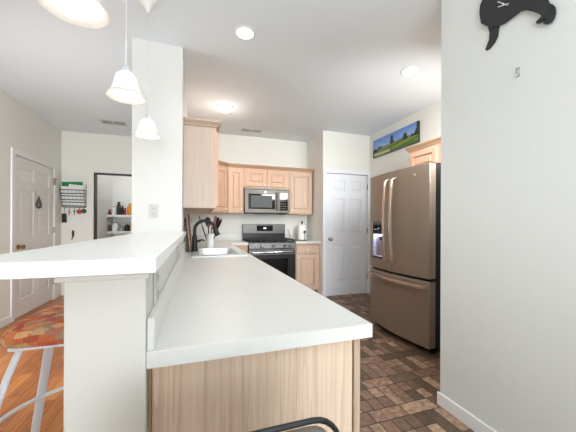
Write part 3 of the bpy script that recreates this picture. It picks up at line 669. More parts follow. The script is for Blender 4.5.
# ------------------------------------------------------------------ landscape picture (canvas)
def landscape():
    me = bpy.data.meshes.new('canvas'); NX, NZ = 110, 34; Y0, Y1, Z0, Z1 = 4.075, 3.055, 2.318, 2.603; X = XF - .028
    bm = bmesh.new(); V = [[bm.verts.new((X, Y0 + (Y1 - Y0) * i / NX, Z0 + (Z1 - Z0) * j / NZ)) for j in range(NZ + 1)] for i in range(NX + 1)]
    for i in range(NX):
        for j in range(NZ): bm.faces.new([V[i][j], V[i][j + 1], V[i + 1][j + 1], V[i + 1][j]])
    for v in bm.verts: v.co -= Vector((X, 3.565, 2.46))
    bm.to_mesh(me); bm.free()
    ca = me.color_attributes.new('paint', 'FLOAT_COLOR', 'POINT'); rnd = random.Random(3)
    k = 0
    for i in range(NX + 1):
        for j in range(NZ + 1):
            u, v = i / NX, j / NZ; hz = .40 + .09 * sin(u * 3.4 - .3) * (u - .1)
            cl = .5 + .5 * sin(u * 17 + v * 9 + 2 * sin(v * 7 + u * 5)); c = (90 + 80 * (1 - v) + 60 * cl * (1 - v), 130 + 60 * (1 - v) + 40 * cl * (1 - v), 200 + 30 * (1 - v))
            if v < hz + .07 and u > .2: c = (110, 130, 160)
            if v < hz:
                g = .5 + .5 * sin(u * 11 - v * 23); c = (70 + 60 * g, 105 + 40 * g, 36 + 16 * g)
                if v < .18 and u < .42 and abs(v - .13) < .05: c = (186, 184, 160)
                if v < .12 and u > .42: c = (74, 96, 50)
            def tree(cx_, w_, b_, t_):
                if b_ < v < t_:
                    q = w_ * (1 - .6 * (v - b_) / (t_ - b_)) * (1 + .35 * sin(v * 60 + cx_ * 40)); return abs(u - cx_) < q
            if tree(.47, .05, .42, .88) or tree(.75, .06, .36, .68) or tree(.06, .06, .25, .5) or tree(.17, .025, .36, .58) or tree(.13, .02, .3, .52) or tree(.22, .02, .36, .52): c = (26, 40, 34)
            if u > .86 and .36 + 0 < v < .36 + (u - .84) * 2.2 + .05 * sin(u * 80): c = (30, 46, 36)
            if u > .97 and v > .4: c = (28, 40, 34)
            if u < .03 and v < .45: c = (34, 48, 36)
            n = rnd.uniform(1.05, 1.3); ca.data[k].color = tuple(x * n for x in lin(c)[:3]) + (1,); k += 1
    m = bpy.data.materials.new('printed golf landscape'); m.use_nodes = True; nt = m.node_tree
    at = nd(nt, 'ShaderNodeVertexColor'); at.layer_name = 'paint'; nt.links.new(at.outputs[0], nt.nodes['Principled BSDF'].inputs['Base Color']); nt.nodes['Principled BSDF'].inputs['Roughness'].default_value = .5
    me.materials.append(m)
    root = thing('canvas_picture', 'wide canvas picture of a green golf landscape on the wall above the fridge', 'picture', (X, 3.565, 2.46))
    o = bpy.data.objects.new('print', me); C.objects.link(o); o.parent = root
    MB().box(X + .001, XF - .001, Y1, Y0, Z0, Z1).build('canvas_frame', mat('dark canvas edge', (40, 48, 44), .7), root)
landscape()

# ------------------------------------------------------------------ sink, faucet, crock, boards, paper towels
sk = thing('kitchen_sink', 'white drop-in sink set in the worktop under the black faucet', 'sink', (.2, 2.9, WT))
def sinkmesh():
    X0, X1, Y0, Y1 = -.045, .452, 2.50, 3.36; b = MB()
    def ring(x0, x1, y0, y1, r, z, n=5):
        pts = []
        for cx_, cy_, a in ((x1 - r, y1 - r, 0), (x0 + r, y1 - r, 90), (x0 + r, y0 + r, 180), (x1 - r, y0 + r, 270)): pts += arc(cx_, cy_, r, a, a + 90, n)
        return [b.bm.verts.new((p[0], p[1], z)) for p in pts]
    a0, a1, c0, c1 = SX0 + .008, SX1 - .008, SY0 + .088, SY1 - .008
    R = [ring(X0, X1, Y0, Y1, .03, WT + .0005), ring(X0 + .004, X1 - .004, Y0 + .004, Y1 - .004, .03, WT + .012), ring(X0 + .014, X1 - .014, Y0 + .014, Y1 - .014, .03, WT + .014),
         ring(a0 - .002, a1 + .002, c0 - .002, c1 + .002, .05, WT + .010), ring(a0, a1, c0, c1, .05, WT - .01), ring(a0 + .015, a1 - .015, c0 + .015, c1 - .015, .06, WT - .17), ring(a0 + .05, a1 - .05, c0 + .05, c1 - .05, .06, WT - .19), ring(.18, .24, 2.98, 3.04, .0299, WT - .192)]
    for p, q in zip(R, R[1:]):
        n = len(p)
        for i in range(n): b.bm.faces.new([p[i], p[(i + 1) % n], q[(i + 1) % n], q[i]])
    b.bm.faces.new(R[-1]); b.smooth = True
    return b.build('basin', M_sink, sk)
sinkmesh()
MB().lathe([(0, WT - .188), (.038, WT - .188), (.04, WT - .1895), (.04, WT - .191), (0, WT - .191)], (.21, 3.01, 0), 20).build('drain', M_chrome, sk)
# faucet
fx, fy, fz0 = -.008, 2.985, WT + .0135
fa = thing('faucet', 'matte black gooseneck pull-down faucet behind the white sink', 'faucet', (fx, fy, fz0))
b = MB(); b.lathe([(.036, 0), (.036, .010), (.029, .016), (.026, .05), (.024, .15), (.019, .16), (0, .16)], (fx, fy, fz0), 20); b.build('base', M_faucet, fa)
pts = [(fx, fy, fz0 + .15), (fx, fy, fz0 + .20)] + [(fx + .10 - .10 * cos(radians(a)), fy + .02 * a / 180, fz0 + .21 + .095 * sin(radians(a))) for a in range(0, 166, 11)]
MB().tube(pts, .0165, 14).build('spout', M_faucet, fa)
e = Vector(pts[-1]); d = (e - Vector(pts[-2])).normalized()
MB().cyl(e - d * .005, e + d * .035, .018, .023).cyl(e + d * .035, e + d * .085, .023, .027).build('spray_head', M_faucet, fa)
MB().tube([(fx + .015, fy, fz0 + .10), (fx + .04, fy + .0, fz0 + .10), (fx + .065, fy, fz0 + .112), (fx + .10, fy, fz0 + .105)], [.014, .012, .009, .008], 12).build('handle', M_faucet, fa)
# utensil crock
ux, uy = .165, 3.50
cr = MB(); cr.lathe([(0, .012), (.036, .012), (.040, .165), (.044, .17), (.045, .165), (.043, .0), (0, 0)][::-1], (ux, uy, WT), 24)
cr = cr.build('utensil_crock', M_ceram); tag(cr, 'white ceramic utensil crock on the worktop behind the faucet', 'crock')
def utensil(kind, label, dx, dy, lean_x, lean_y, m, name, L=.20):
    p0 = Vector((ux + dx, uy + dy, WT + .018)); d = Vector((lean_x, lean_y, 1)).normalized(); tip = p0 + d * (L + .05)
    r = thing(name, label, 'utensil', tuple(p0), group='utensils standing in the white crock')
    MB().tube([p0, tip], .007, 8).build('handle', m, r)
    q = Matrix.Translation(tip) @ d.to_track_quat('Z', 'Y').to_matrix().to_4x4()
    h = MB(.002); h.M = q = q @ Matrix.Scale(1.6, 4)
    if kind == 'spoon': h.lathe([(.004, -.01), (.020, .01), (.027, .035), (.022, .06), (0, .075)], n=16); bmesh.ops.scale(h.bm, vec=(1, .35, 1), verts=h.bm.verts, space=q.inverted())
    elif kind == 'spatula': h.box(-.034, .034, -.003, .003, -.005, .085)
    elif kind == 'slotted':
        for i in range(4): h.box(-.034 + i * .0187, -.022 + i * .0187, -.003, .003, .01, .075)
        h.box(-.034, .034, -.003, .003, -.005, .012).box(-.034, .034, -.003, .003, .073, .085)
    elif kind == 'masher':
        h.tube([(-.035, 0, 0), (-.03, 0, .02), (-.01, 0, .03), (.01, 0, .03), (.03, 0, .02), (.035, 0, 0)], .005)
    h.build('head', m, r)
M_mauve = mat('mauve silicone', (150, 96, 100), .5)
utensil('spatula', 'black spatula leaning left in the white utensil crock', -.012, 0, -.32, 0, M_black, 'spatula', .20)
utensil('spoon', 'black spoon standing near the middle of the utensil crock', -.004, .012, -.06, .1, M_black, 'cooking_spoon', .19)
utensil('slotted', 'mauve slotted turner leaning right in the utensil crock', .008, -.008, .16, -.05, M_mauve, 'slotted_turner', .18)
utensil('spoon', 'black ladle leaning far right in the utensil crock', .015, .006, .36, .05, M_black, 'ladle', .19)
utensil('masher', 'mauve whisk-like masher at the front of the utensil crock', .0, -.016, .08, -.12, M_mauve, 'potato_masher', .19)
utensil('spatula', 'black turner behind the mauve one in the utensil crock', .010, .012, .22, .12, M_black, 'turner', .17)
# cutting boards leaning on the wall
for (yy0, yy1, hh, xx, m, lab) in ((3.44, 3.72, .40, CX1 + .06, M_board, 'tall brown wooden cutting board leaning on the wall behind the faucet'), (3.05, 3.30, .34, CX1 + .035, M_board2, 'dark wooden cutting board nearest the wall corner left of the faucet')):
    b = MB(.004); b.prism([(yy0, 0), (yy1, 0), (yy1, hh * .85), ((yy0 + yy1) / 2 + .04, hh * .9), ((yy0 + yy1) / 2 + .03, hh), ((yy0 + yy1) / 2 - .03, hh), ((yy0 + yy1) / 2 - .04, hh * .9), (yy0, hh * .85)], 0, .018, 'X')
    lean = .10
    for v in b.bm.verts: v.co.x -= v.co.z * lean; v.co.x += xx + .0; v.co.z += WT + .001
    tag(b.build('cutting_board', m), lab, 'cutting board')
# paper towel holder
px, py = 1.775, 4.62
ph = thing('paper_towel_holder', 'black paper towel stand with a decorative flower, right of the range', 'paper towel holder', (px, py, WT))
MB(.001).lathe([(.09, 0), (.09, .008), (.07, .012), (0, .012)], (px, py, WT), 24).build('base', M_black, ph)
MB().cyl((px, py, WT + .01), (px, py, WT + .305), .006, n=10).build('rod', M_black, ph)
MB().lathe([(.006, 0), (.014, .008), (.018, .025), (.012, .04), (0, .05)], (px, py, WT + .295), 14).build('finial', M_black, ph)
b = MB(); fyy = py - .083; b.cyl((px + .02, fyy, WT + .01), (px + .02, fyy, WT + .125), .004, n=8)
for k in range(6): t = k * pi / 3; b.tube([(px + .02 + .012 * cos(t), fyy, WT + .15 + .012 * sin(t)), (px + .02 + .028 * cos(t + .2), fyy, WT + .15 + .028 * sin(t + .2))], [.009, .006], 8)
b.lathe([(0, -.005), (.01, -.003), (.01, .003), (0, .005)], (px + .02, fyy, WT + .15), 12, 'Y'); b.build('flower_ornament', M_black, ph)
pt = MB().lathe([(.02, .0135), (.071, .0135), (.073, .02), (.073, .268), (.071, .274), (.02, .274)], (px, py, WT), 28, close=True).build('paper_towel_roll', M_papert)
tag(pt, 'white paper towel roll on the black stand beside the range', 'paper towels')
pc_ = MB().tube([(1.60, YK - .022, 1.10), (1.60, YK - .05, 1.09), (1.60, 4.80, 1.03), (1.585, 4.72, .97), (1.57, 4.64, .928), (1.60, 4.58, .918), (1.66, 4.56, .918)], .005, 8).build('power_cord', M_black)
tag(pc_, 'short black power cord curving down behind the paper towels', 'cord')

# ------------------------------------------------------------------ outlets and switch plates
def plate(name, label, cat, M, mode='outlet', m=M_outlet, w=.072, h=.115):
    r = thing(name, label, cat, tuple(M.translation))
    b = MB(.002); b.M = M; b.box(-w / 2, w / 2, -.006, -.0005, -h / 2, h / 2); b.build('cover_plate', m, r)
    for s_ in (-1, 1):
        b = MB(.002); b.M = M; b.prism([(x, z + s_ * .0215) for x, z in ([(.016, -.009), (.016, .009)] + arc(0, 0, .0172, 50, 130, 5) + [(-.016, .009), (-.016, -.009)] + arc(0, 0, .0172, 230, 310, 5))], -.009, -.0062); so = b.build('socket', m, r)
        b = MB(); b.M = M
        b.box(-.008, -.0055, -.0096, -.0088, s_ * .0215 - .001, s_ * .0215 + .008).box(.0055, .008, -.0096, -.0088, s_ * .0215, s_ * .0215 + .007).box(-.002, .002, -.0096, -.0088, s_ * .0215 - .009, s_ * .0215 - .005); b.build('slots', M_slot, so)
plate('wall_outlet', 'white outlet on the front of the tall wall end above the bar', 'outlet', Matrix.Translation((-.340, CY, 1.305)))
plate('wall_outlet', 'white outlet on the half wall close to its near end', 'outlet', Matrix.Translation((HX1 + .0, .845, 1.035)) @ Matrix.Rotation(pi / 2, 4, 'Z'), h=.10)
plate('wall_outlet', 'white outlet on the half wall midway to the sink', 'outlet', Matrix.Translation((HX1 + .0, 1.80, 1.042)) @ Matrix.Rotation(pi / 2, 4, 'Z'), h=.085)

# ------------------------------------------------------------------ lamps
def spot(loc, e, r=.06, col=(.97, .97, 1), name='lamp_light', angle=150):
    l = bpy.data.lights.new(name, 'SPOT'); l.energy = e; l.shadow_soft_size = r; l.color = col; l.spot_size = radians(angle); l.spot_blend = .7
    o = bpy.data.objects.new(name, l); C.objects.link(o); o.location = loc; return o
def point(loc, e, r=.04, col=(.98, .97, 1), name='lamp_light'):
    l = bpy.data.lights.new(name, 'POINT'); l.energy = e; l.shadow_soft_size = r; l.color = col
    o = bpy.data.objects.new(name, l); C.objects.link(o); o.location = loc; return o
def pendant(label):
    r = thing('pendant_lamp', label, 'lamp', (0, 0, 0), group='pendant lamps over the bar')
    zt = CE - 1.805
    b = MB(); b.lathe([(.001, zt - .085), (.008, zt - .08), (.022, zt - .055), (.045, zt - .025), (.06, zt - .008), (.06, zt - .0005), (0, zt - .0005)], n=28); b.build('canopy', M_white, r, True)
    b = MB(); b.cyl((0, 0, .20), (0, 0, zt - .08), .0022, n=8); b.build('cord', M_wmetal, r, True)
    b = MB(); b.cyl((0, 0, .135), (0, 0, .27), .005, n=10); b.build('stem', M_wmetal, r, True)
    b = MB(); b.lathe([(.007, .15), (.014, .143), (.020, .125), (.022, .112), (0, .112)], n=20); b.build('socket_cap', M_wmetal, r, True)
    b = MB(); outer = [(.019, .118), (.030, .113), (.042, .098), (.049, .075), (.053, .052), (.063, .028), (.076, .010), (.086, 0)]
    inner = [(x - .0035, z - .001) for x, z in outer[::-1]]; b.lathe(outer + inner, n=40, close=True); b.build('glass_shade', M_shade, r, True)
    b = MB(); b.lathe([(0, -.014), (.020, -.010), (.036, .004), (.043, .026), (.039, .048), (.026, .072), (.014, .095), (.012, .108), (0, .109)], n=28); b.build('bulb', M_bulb, r, True)
    return r
p0 = pendant('nearest white bell pendant, cut by the top edge, its bulb seen from below')
p0.location = (-.322, .925, 1.80)
dup(p0, (-.317, 1.515, 1.805), 0, 'middle white bell-shaped pendant lamp hanging over the bar')
dup(p0, (-.317, 2.146, 1.805), 0, 'farthest and smallest white bell pendant, in front of the tall wall end')
for yv in (.925, 1.515, 2.146): point((-.317, yv, 1.80 + .045), 2.0, .04)
def downlight(loc, label):
    r = thing('recessed_light', label, 'ceiling light', loc, group='recessed ceiling lights')
    b = MB(); b.lathe([(.062, -.004), (.066, -.010), (.082, -.006), (.084, -.0005), (.062, -.0005)], n=36, close=True); b.build('trim_ring', M_white, r, True)
    b = MB(); b.lathe([(.0615, -.0005), (.0615, -.005), (0, -.006)], n=36); b.build('lens', M_led, r, True)
    return r
dl = downlight((.372, 2.256, CE), 'round lit recessed light in the kitchen ceiling left of centre, above the sink run')
dup(dl, (2.024, 2.293, CE), 0, 'round lit recessed light in the ceiling in front of the fridge')
spot((.372, 2.256, CE - .03), 8, angle=130); spot((2.024, 2.293, CE - .03), 18, angle=160)
fl = thing('flush_light', 'low glass dome ceiling light above the range end of the kitchen', 'ceiling light', (.362, 3.77, CE))
MB().lathe([(.10, -.0005), (.10, -.014), (.07, -.016), (0, -.016)][::1], n=32).build('base', M_white, fl, True)
MB().lathe([(.092, -.017), (.088, -.035), (.065, -.055), (.03, -.064), (0, -.066)], n=32).build('glass_dome', mat('lit dome glass', (255, 246, 232), .3, emit=1.6, ecol=(255, 244, 226)), fl, True)
point((.362, 3.77, CE - .22), 1.1, .09, (1, .95, .9)); spot((.362, 3.77, CE - .09), 15, .08, (1, .97, .94), angle=165)

def vent(loc, lx, ly, label):
    r = thing('ceiling_vent', label, 'vent', loc)
    b = MB(.001); b.box(-lx, lx, -ly, -ly + .02, -.008, -.0005).box(-lx, lx, ly - .02, ly, -.008, -.0005).box(-lx, -lx + .02, -ly + .02, ly - .02, -.008, -.0005).box(lx - .02, lx, -ly + .02, ly - .02, -.008, -.0005).box(-.012, .012, -ly + .02, ly - .02, -.008, -.0005); b.build('frame', M_greyvent, r, True)
    MB().box(-lx + .02, lx - .02, -ly + .02, ly - .02, -.002, -.0005).build('duct_opening', mat('dark duct', (58, 50, 46), .8), r, True)
    b = MB(); n = 3
    for i in range(n):
        yv = -ly + .03 + (2 * ly - .06) * i / (n - 1); b._add([(-lx + .02, yv, -.002), (lx - .02, yv, -.002), (lx - .02, yv + .008, -.009), (-lx + .02, yv + .008, -.009), (-lx + .02, yv + .002, -.002), (lx - .02, yv + .002, -.002), (lx - .02, yv + .010, -.009), (-lx + .02, yv + .010, -.009)], [(0, 1, 2, 3), (7, 6, 5, 4), (0, 4, 5, 1), (3, 2, 6, 7), (0, 3, 7, 4), (1, 5, 6, 2)])
    b.build('louvres', M_greyvent, r, True)
vent((.875, 4.578, CE), .17, .075, 'ceiling vent in the kitchen above the range')
vent((-1.19, 4.90, CE), .17, .09, 'ceiling vent in the dining room, left of the tall wall end')

# ------------------------------------------------------------------ dog clock and hook on the right wall
def on_right(u, v, X=XR):
    a = ((u - 288) * cos(ROLL) + (v - V0) * sin(ROLL)) / FPX; bb = (-(u - 288) * sin(ROLL) + (v - V0) * cos(ROLL)) / FPX
    dx = a * cos(YAW) + sin(YAW); dy = cos(YAW) - a * sin(YAW); t = X / dx; return (dy * t, 1.205 - bb * t)
# outline of the wall clock measured once on the wall plane (metres along the wall, height)
dog = thing('dog_wall_clock', 'black dog-shaped wall clock with white hands, high on the right wall', 'clock', (XR, 1.02, 2.35))
cps = [(484.5, 0), (482, 6), (481.3, 14), (483, 24), (488.5, 26.5), (493, 28.5), (499, 27), (507, 23.5), (516, 16.5), (522, 12), (528, 10.5), (535, 12.5), (542, 15), (543.5, 17), (540.5, 20), (537.6, 22.8), (538.8, 24.3), (541.2, 24), (544.4, 21.4), (548.2, 18.0), (546.6, 20.8), (545.0, 23.2), (546.2, 24.8), (549, 25), (553, 23.4), (556, 19), (557.5, 14), (557.3, 8), (554.5, 5), (551, 3.6), (549, -2)]
body = [on_right(u, v) for u, v in cps]
top = [(body[-1][0] - .03, body[-1][1] + .09), (body[-1][0] - .02, body[-1][1] + .20), (body[-1][0] + .05, body[-1][1] + .22), (body[-1][0] + .09, body[-1][1] + .14), (body[0][0] - .12, body[0][1] + .06), (body[0][0] - .04, body[0][1] + .05)]
b = MB(); b.prism(body + top, XR - .016, XR - .008, 'X'); b.build('body', M_dog, dog)
tl = [on_right(u, v) for u, v in ((488, 22), (488.5, 28), (490, 33), (489.5, 40), (485.8, 49.5), (487.5, 51), (491, 49), (496, 42.5), (499, 36), (500, 28), (501, 22))]
b = MB(.0015, 1); b.prism(tl, XR - .006, XR - .002, 'X'); b.build('tail', M_dog, dog)
c0 = on_right(503, 3.5)
MB().box(XR - .008, XR - .0005, c0[0] - .05, c0[0] + .05, c0[1] + .0, c0[1] + .09).build('movement', M_black, dog)
for a_, b2 in (((500.3, 2.6), (510.5, 6.2)), ((500.6, 7.8), (511.5, 4.2))):
    q0, q1 = on_right(*a_), on_right(*b2); dxx, dzz = q1[0] - q0[0], q1[1] - q0[1]; L = math.hypot(dxx, dzz); nx, nz = -dzz / L * .0022, dxx / L * .0022
    MB().prism([(q0[0] + nx, q0[1] + nz), (q1[0] + nx * .4, q1[1] + nz * .4), (q1[0] - nx * .4, q1[1] - nz * .4), (q0[0] - nx, q0[1] - nz)], XR - .020, XR - .0175, 'X').build('clock_hand', M_white, dog)
cc0 = on_right(505.5, 4.6)
MB().lathe([(0, XR - .016), (.004, XR - .016), (.004, XR - .021), (0, XR - .021)], (0, cc0[0], cc0[1]), 12, 'X').build('hand_hub', M_white, dog)
hk = thing('adhesive_hook', 'small clear adhesive hook on the right wall below the dog clock', 'hook', (XR, .996, 1.977))
MB(.003).box(XR - .004, XR - .0005, .986, 1.006, 1.955, 2.005).build('plate', M_clear, hk)
MB().tube([(XR - .004, .996, 1.985), (XR - .007, .996, 1.968), (XR - .012, .996, 1.958), (XR - .020, .996, 1.958), (XR - .023, .996, 1.968)], .0032, 10).build('hook_arm', mat('grey hook plastic', (190, 190, 186), .3), hk)  # hook arm in one plain grey plastic

# ------------------------------------------------------------------ bar stool
SCX, SCY, SZ = -.525, 1.55, .715
st = thing('bar_stool', 'white metal bar stool with a red and orange patchwork seat under the bar', 'stool', (SCX, SCY, 0))
def cushion():
    b = MB(); n = 48; rows = []
    for (k, z) in ((.0, .000), (.86, .0), (.97, .008), (1.0, .026), (.985, .044), (.93, .062), (.80, .078), (.55, .090), (.25, .094)):
        row = []
        for i in range(n):
            t = 2 * pi * i / n; c_, s_ = cos(t), sin(t); ex = .5; r = .215
            row.append(b.bm.verts.new((k * r * math.copysign(abs(c_) ** ex, c_), k * r * math.copysign(abs(s_) ** ex, s_), SZ + z)))
        rows.append(row)
    for p, q in zip(rows, rows[1:]):
        for i in range(n): b.bm.faces.new([p[i], p[(i + 1) % n], q[(i + 1) % n], q[i]])
    b.bm.faces.new(rows[-1]); bmesh.ops.remove_doubles(b.bm, verts=b.bm.verts, dist=1e-5); b.smooth = True
    return b.build('seat', M_patch, st, True)
cushion()
MB(.004).box(-.17, .17, -.17, .17, SZ - .016, SZ - .0005).build('seat_frame', M_wmetal, st, True)
for sx, sy in ((-1, -1), (-1, 1), (1, 1), (1, -1)):
    f = lambda r, z: (sx * r * .707, sy * r * .707, z)
    MB().tube([f(.20, SZ - .012), f(.24, .60), f(.33, .30), f(.42, 0.0)], (.007, .020), n=14, flat=(sx, sy, 0)).build('leg', M_wmetal, st, True)
MB().tube([(.318 * cos(t), .318 * sin(t), .31) for t in [2 * pi * i / 48 for i in range(48)]], (.006, .011), n=12, closed=True, flat=(0, 0, 1)).build('foot_ring', M_wmetal, st, True)

# ------------------------------------------------------------------ chair in the foreground (its back faces the peninsula)
CZ = .885
ch = thing('metal_chair', 'black tube-framed chair with a taupe back, at the bottom edge before the oak end panel', 'chair', (.015, .22, 0))
x0, x1 = -.195, .235; yb = .43
def frame_path():
    pts = [(x1 - .01, yb - .06, .45)]; r = .05
    pts += [(x1, yb - .02, .7)] + [(x1 - r + r * cos(radians(a)), yb, CZ - .006 - r + r * sin(radians(a))) for a in range(0, 91, 15)]
    pts += [(x0 + r + r * cos(radians(a)), yb, CZ - .006 - r + r * sin(radians(a))) for a in range(90, 181, 15)] + [(x0, yb - .02, .7), (x0 + .01, yb - .06, .45)]
    return pts
MB().tube(frame_path(), .0048, 12).build('back_frame', M_black, ch)
b = MB(.012, 3)
b._add([(x0 + .012, yb - .006, .62), (x1 - .012, yb - .006, .62), (x1 - .012, yb + .006, .62), (x0 + .012, yb + .006, .62)], [])
b.bm.free(); b = MB()
r = .04; cz = CZ - .0165
out = [(x1 - .014, .60)] + [(x1 - .014 - r + r * cos(radians(a)), cz - r + r * sin(radians(a))) for a in range(0, 91, 15)] + [(x0 + .014 + r + r * cos(radians(a)), cz - r + r * sin(radians(a))) for a in range(90, 181, 15)] + [(x0 + .014, .60)]
b.prism(out, yb - .010, yb + .004); b.build('back_panel', M_greymesh, ch)
MB(.015, 3).box(x0 - .0, x1 + .0, .02, .40, .445, .475).build('seat', M_greymesh, ch)
for sx in (x0 + .01, x1 - .01):
    MB().tube([(sx, .372, .445), (sx, .42, .0)], .011, 12).build('leg', M_black, ch)
    MB().tube([(sx, .05, .445), (sx, .02, 0)], .011, 12).build('leg', M_black, ch)

# ------------------------------------------------------------------ dining room: rack, papers, keys, door hanger
rk = thing('wall_file_rack', 'black wire mail rack with three trays on the far dining wall', 'rack', (-1.93, YB, 1.48))
RA, RB = -2.095, -1.765
def wire(root, pts, r=.004, name='wire', m=M_black): return MB().tube(pts, r, 8).build(name, m, root)
for x in (RA, RB): MB().tube([(x, YB - .004, 1.86), (x, YB - .004, 1.47)], .004, 8).build('upright', M_black, rk)
trays = [(1.49, .045), (1.59, .075), (1.69, .105)]
for z, d in trays:
    b = MB()
    for zz, dd in ((z, d), (z + .06, d + .012)): b.tube([(RA, YB - .004, zz), (RA, YB - dd, zz), (RB, YB - dd, zz), (RB, YB - .004, zz)], .0065, 8)
    for i in range(7): x = RA + (RB - RA) * i / 6; b.tube([(x, YB - .004, z), (x, YB - d, z), (x, YB - d - .012, z + .06)], .0014, 6)
    b.build('tray', M_black, rk)
wire(rk, [(RA, YB - .006, 1.47), (RB, YB - .006, 1.47)], .006, 'hook_rail')
for i in range(5): x = RA + .03 + i * .07; MB().tube([(x, YB - .008, 1.47), (x, YB - .012, 1.445), (x, YB - .028, 1.437), (x, YB - .032, 1.45)], .0025, 8).build('hook', M_black, rk)
def sheet(x0, x1, z0, z1, y, dz, m, name, lab, cat, rot=0):
    b = MB(); b.box(x0, x1, y - .006, y, z0, z1); bmesh.ops.rotate(b.bm, cent=((x0 + x1) / 2, y, z0), matrix=Matrix.Rotation(rot, 3, 'Y'), verts=b.bm.verts)
    return tag(b.build(name, m), lab, cat)
sheet(-2.09, -1.80, 1.72, 1.89, YB - .035, 0, M_green, 'folder', 'green folder sticking out of the top rack tray', 'folder', -.05)
sheet(-2.0, -1.79, 1.715, 1.84, YB - .055, 0, M_paper, 'paper', 'white sheet in front of the green folder', 'paper', .08)
sheet(-2.085, -1.85, 1.70, 1.805, YB - .09, 0, M_paper, 'envelope', 'white envelope at the front of the top rack tray', 'envelope', .02)
sheet(-2.08, -1.79, 1.595, 1.70, YB - .064, 0, M_paper, 'envelope', 'white envelope in the middle rack tray', 'envelope', -.02)
sheet(-2.08, -1.78, 1.495, 1.59, YB - .034, 0, M_paper, 'envelope', 'white envelope in the lowest rack tray', 'envelope', .01)
def hanging(name, lab, x, z, m, kind):
    y = YB - .03; b = MB(.003)
    if kind == 'fob': b.box(x - .03, x + .03, y - .012, y + .012, z - .15, z).tube([(x, y, z), (x, y, 1.445)], .003, 6)
    if kind == 'key':
        b.tube([(x, y, 1.445), (x, y, z - .02)], .003, 6).lathe([(0, -.003), (.014, -.003), (.014, .003), (0, .003)], (x, y, z - .03), 14, 'Y').box(x - .004, x + .004, y - .002, y + .002, z - .09, z - .04)
    if kind == 'disc': b.tube([(x, y, 1.445), (x, y, z)], .003, 6).lathe([(0, -.006), (.038, -.006), (.038, .006), (0, .006)], (x, y, z - .035), 20, 'Y')
    tag(b.build(name, m), lab, 'keys')
hanging('key_fob', 'long black key fob hanging from the left hook of the mail rack', RA + .03, 1.36, M_black, 'fob')
hanging('key', 'reddish key hanging from the second rack hook', RA + .10, 1.42, mat('copper key', (166, 96, 80), .4, metal=.5), 'key')
hanging('key', 'small dark key on the middle rack hook', RA + .17, 1.43, M_olive, 'key')
hanging('key_tag', 'round red key tag under the mail rack', RA + .24, 1.43, M_red, 'disc')
hanging('key_tag', 'dark green key tag on the right rack hook', RA + .305, 1.44, M_olive, 'disc')
lh = thing('leash_hook', 'dark hook low on the far dining wall below the mail rack', 'hook', (-1.95, YB, 1.0))
MB(.002).box(-1.965, -1.935, YB - .008, YB - .001, .98, 1.08).build('plate', M_black, lh)
MB().tube([(-1.95, YB - .006, 1.07), (-1.95, YB - .03, 1.05), (-1.945, YB - .035, .96), (-1.96, YB - .03, .93)], .008, 8).build('hook_arm', M_black, lh)
dh = thing('door_hanger', 'small dark metal bell ornament hanging on the dining room door', 'ornament', (XL + .01, 4.80, 1.55))
MB().tube([(XL + .004, 4.80, 1.665), (XL + .012, 4.80, 1.66), (XL + .013, 4.80, 1.52)], .004, 8).build('cord', M_nickel, dh)
b = MB(); b.lathe([(.004, .13), (.012, .10), (.026, .05), (.036, .0), (.030, -.03), (.014, -.045), (0, -.048)], (XL + .045, 4.80, 1.45), 18); b.build('bell', mat('pewter', (96, 92, 90), .35, metal=.8), dh)
lt = thing('door_latch', 'small brass latch beside the top hinge of the dining room door', 'latch', (XL + .017, LD1 + .03, 1.86))
MB(.002).box(XL + .0165, XL + .03, LD1 - .04, LD1 + .06, 1.885, 1.90).box(XL + .0165, XL + .024, LD1 + .0, LD1 + .03, 1.80, 1.885).build('plate', mat('rust brass', (172, 110, 84), .4, metal=.4), lt)

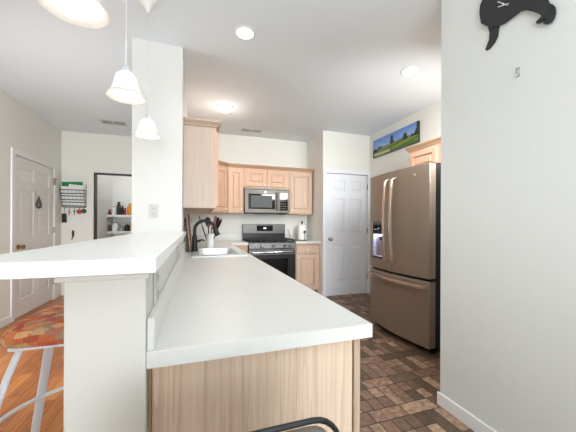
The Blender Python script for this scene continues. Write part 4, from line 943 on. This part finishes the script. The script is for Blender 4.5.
# closet shelves with their things
SH = [1.37, 1.045]
for k, z in enumerate(SH):
    sh = thing('wire_shelf', ('upper' if k == 0 else 'lower') + ' white shelf inside the far closet', 'shelf', (-1.1, 6.5, z - .03))
    MB(.002).box(-1.654, -.55, 6.36, 6.385, z - .045, z).build('shelf_edge', M_white, sh)
    MB(.001).box(-1.654, -.55, 6.385, 6.749, z - .012, z).build('shelf_board', M_white, sh)
def jar(name, lab, cat, x, y, z, r, h, m, lid=None):
    r_ = thing(name, lab, cat, (x, y, z)); r *= 1.0
    MB().lathe([(r * .9, 0), (r, .008), (r, h * .75), (r * .7, h * .9), (r * .55, h), (0, h)], (x, y, z), 18).build('body', m, r_)
    if lid: MB().lathe([(r * .6, h), (r * .6, h + .025), (0, h + .027)], (x, y, z), 18).build('lid', lid, r_)
zz = SH[0]
jar('jar', 'white jar at the left end of the upper closet shelf', 'jar', -1.555, 6.45, zz, .036, .15, M_white, M_tan)
jar('jar', 'small dark jar beside the white jar on the upper closet shelf', 'jar', -1.62, 6.43, zz, .026, .09, M_dkbrown, M_red)
jar('bottle', 'tall dark green bottle on the upper closet shelf', 'bottle', -1.475, 6.47, zz, .04, .24, M_olive, M_black)
jar('bottle', 'black bottle in the middle of the upper closet shelf', 'bottle', -1.40, 6.43, zz, .032, .16, M_black, M_red)
jar('tin', 'red tin on the upper closet shelf', 'tin', -1.345, 6.41, zz, .022, .12, M_red, M_black)
jar('container', 'large yellow-orange container on the upper closet shelf', 'container', -1.265, 6.47, zz, .055, .21, M_yellow, M_tan)
jar('tin', 'tan tin in front on the upper closet shelf', 'tin', -1.18, 6.42, zz, .026, .09, M_tan, M_dkbrown)
zz = SH[1]
jar('pot', 'round white pot on the lower closet shelf', 'pot', -1.53, 6.46, zz, .058, .16, M_white, M_tan)
jar('pot', 'dark pot on the lower closet shelf', 'pot', -1.32, 6.45, zz, .045, .14, M_black, M_nickel)
jar('bowl', 'wide green grey bowl on the lower closet shelf', 'bowl', -1.42, 6.44, zz, .048, .10, mat('celadon', (140, 150, 136), .3))
jar('jar', 'tan jar near the right end of the lower closet shelf', 'jar', -1.225, 6.44, zz, .045, .13, M_tan, M_red)
jar('tin', 'dark tin at the left end of the lower closet shelf', 'tin', -1.625, 6.43, zz, .028, .13, M_dkbrown, M_white)
point((-1.1, 6.1, 2.5), 3, .1, name='closet_light')
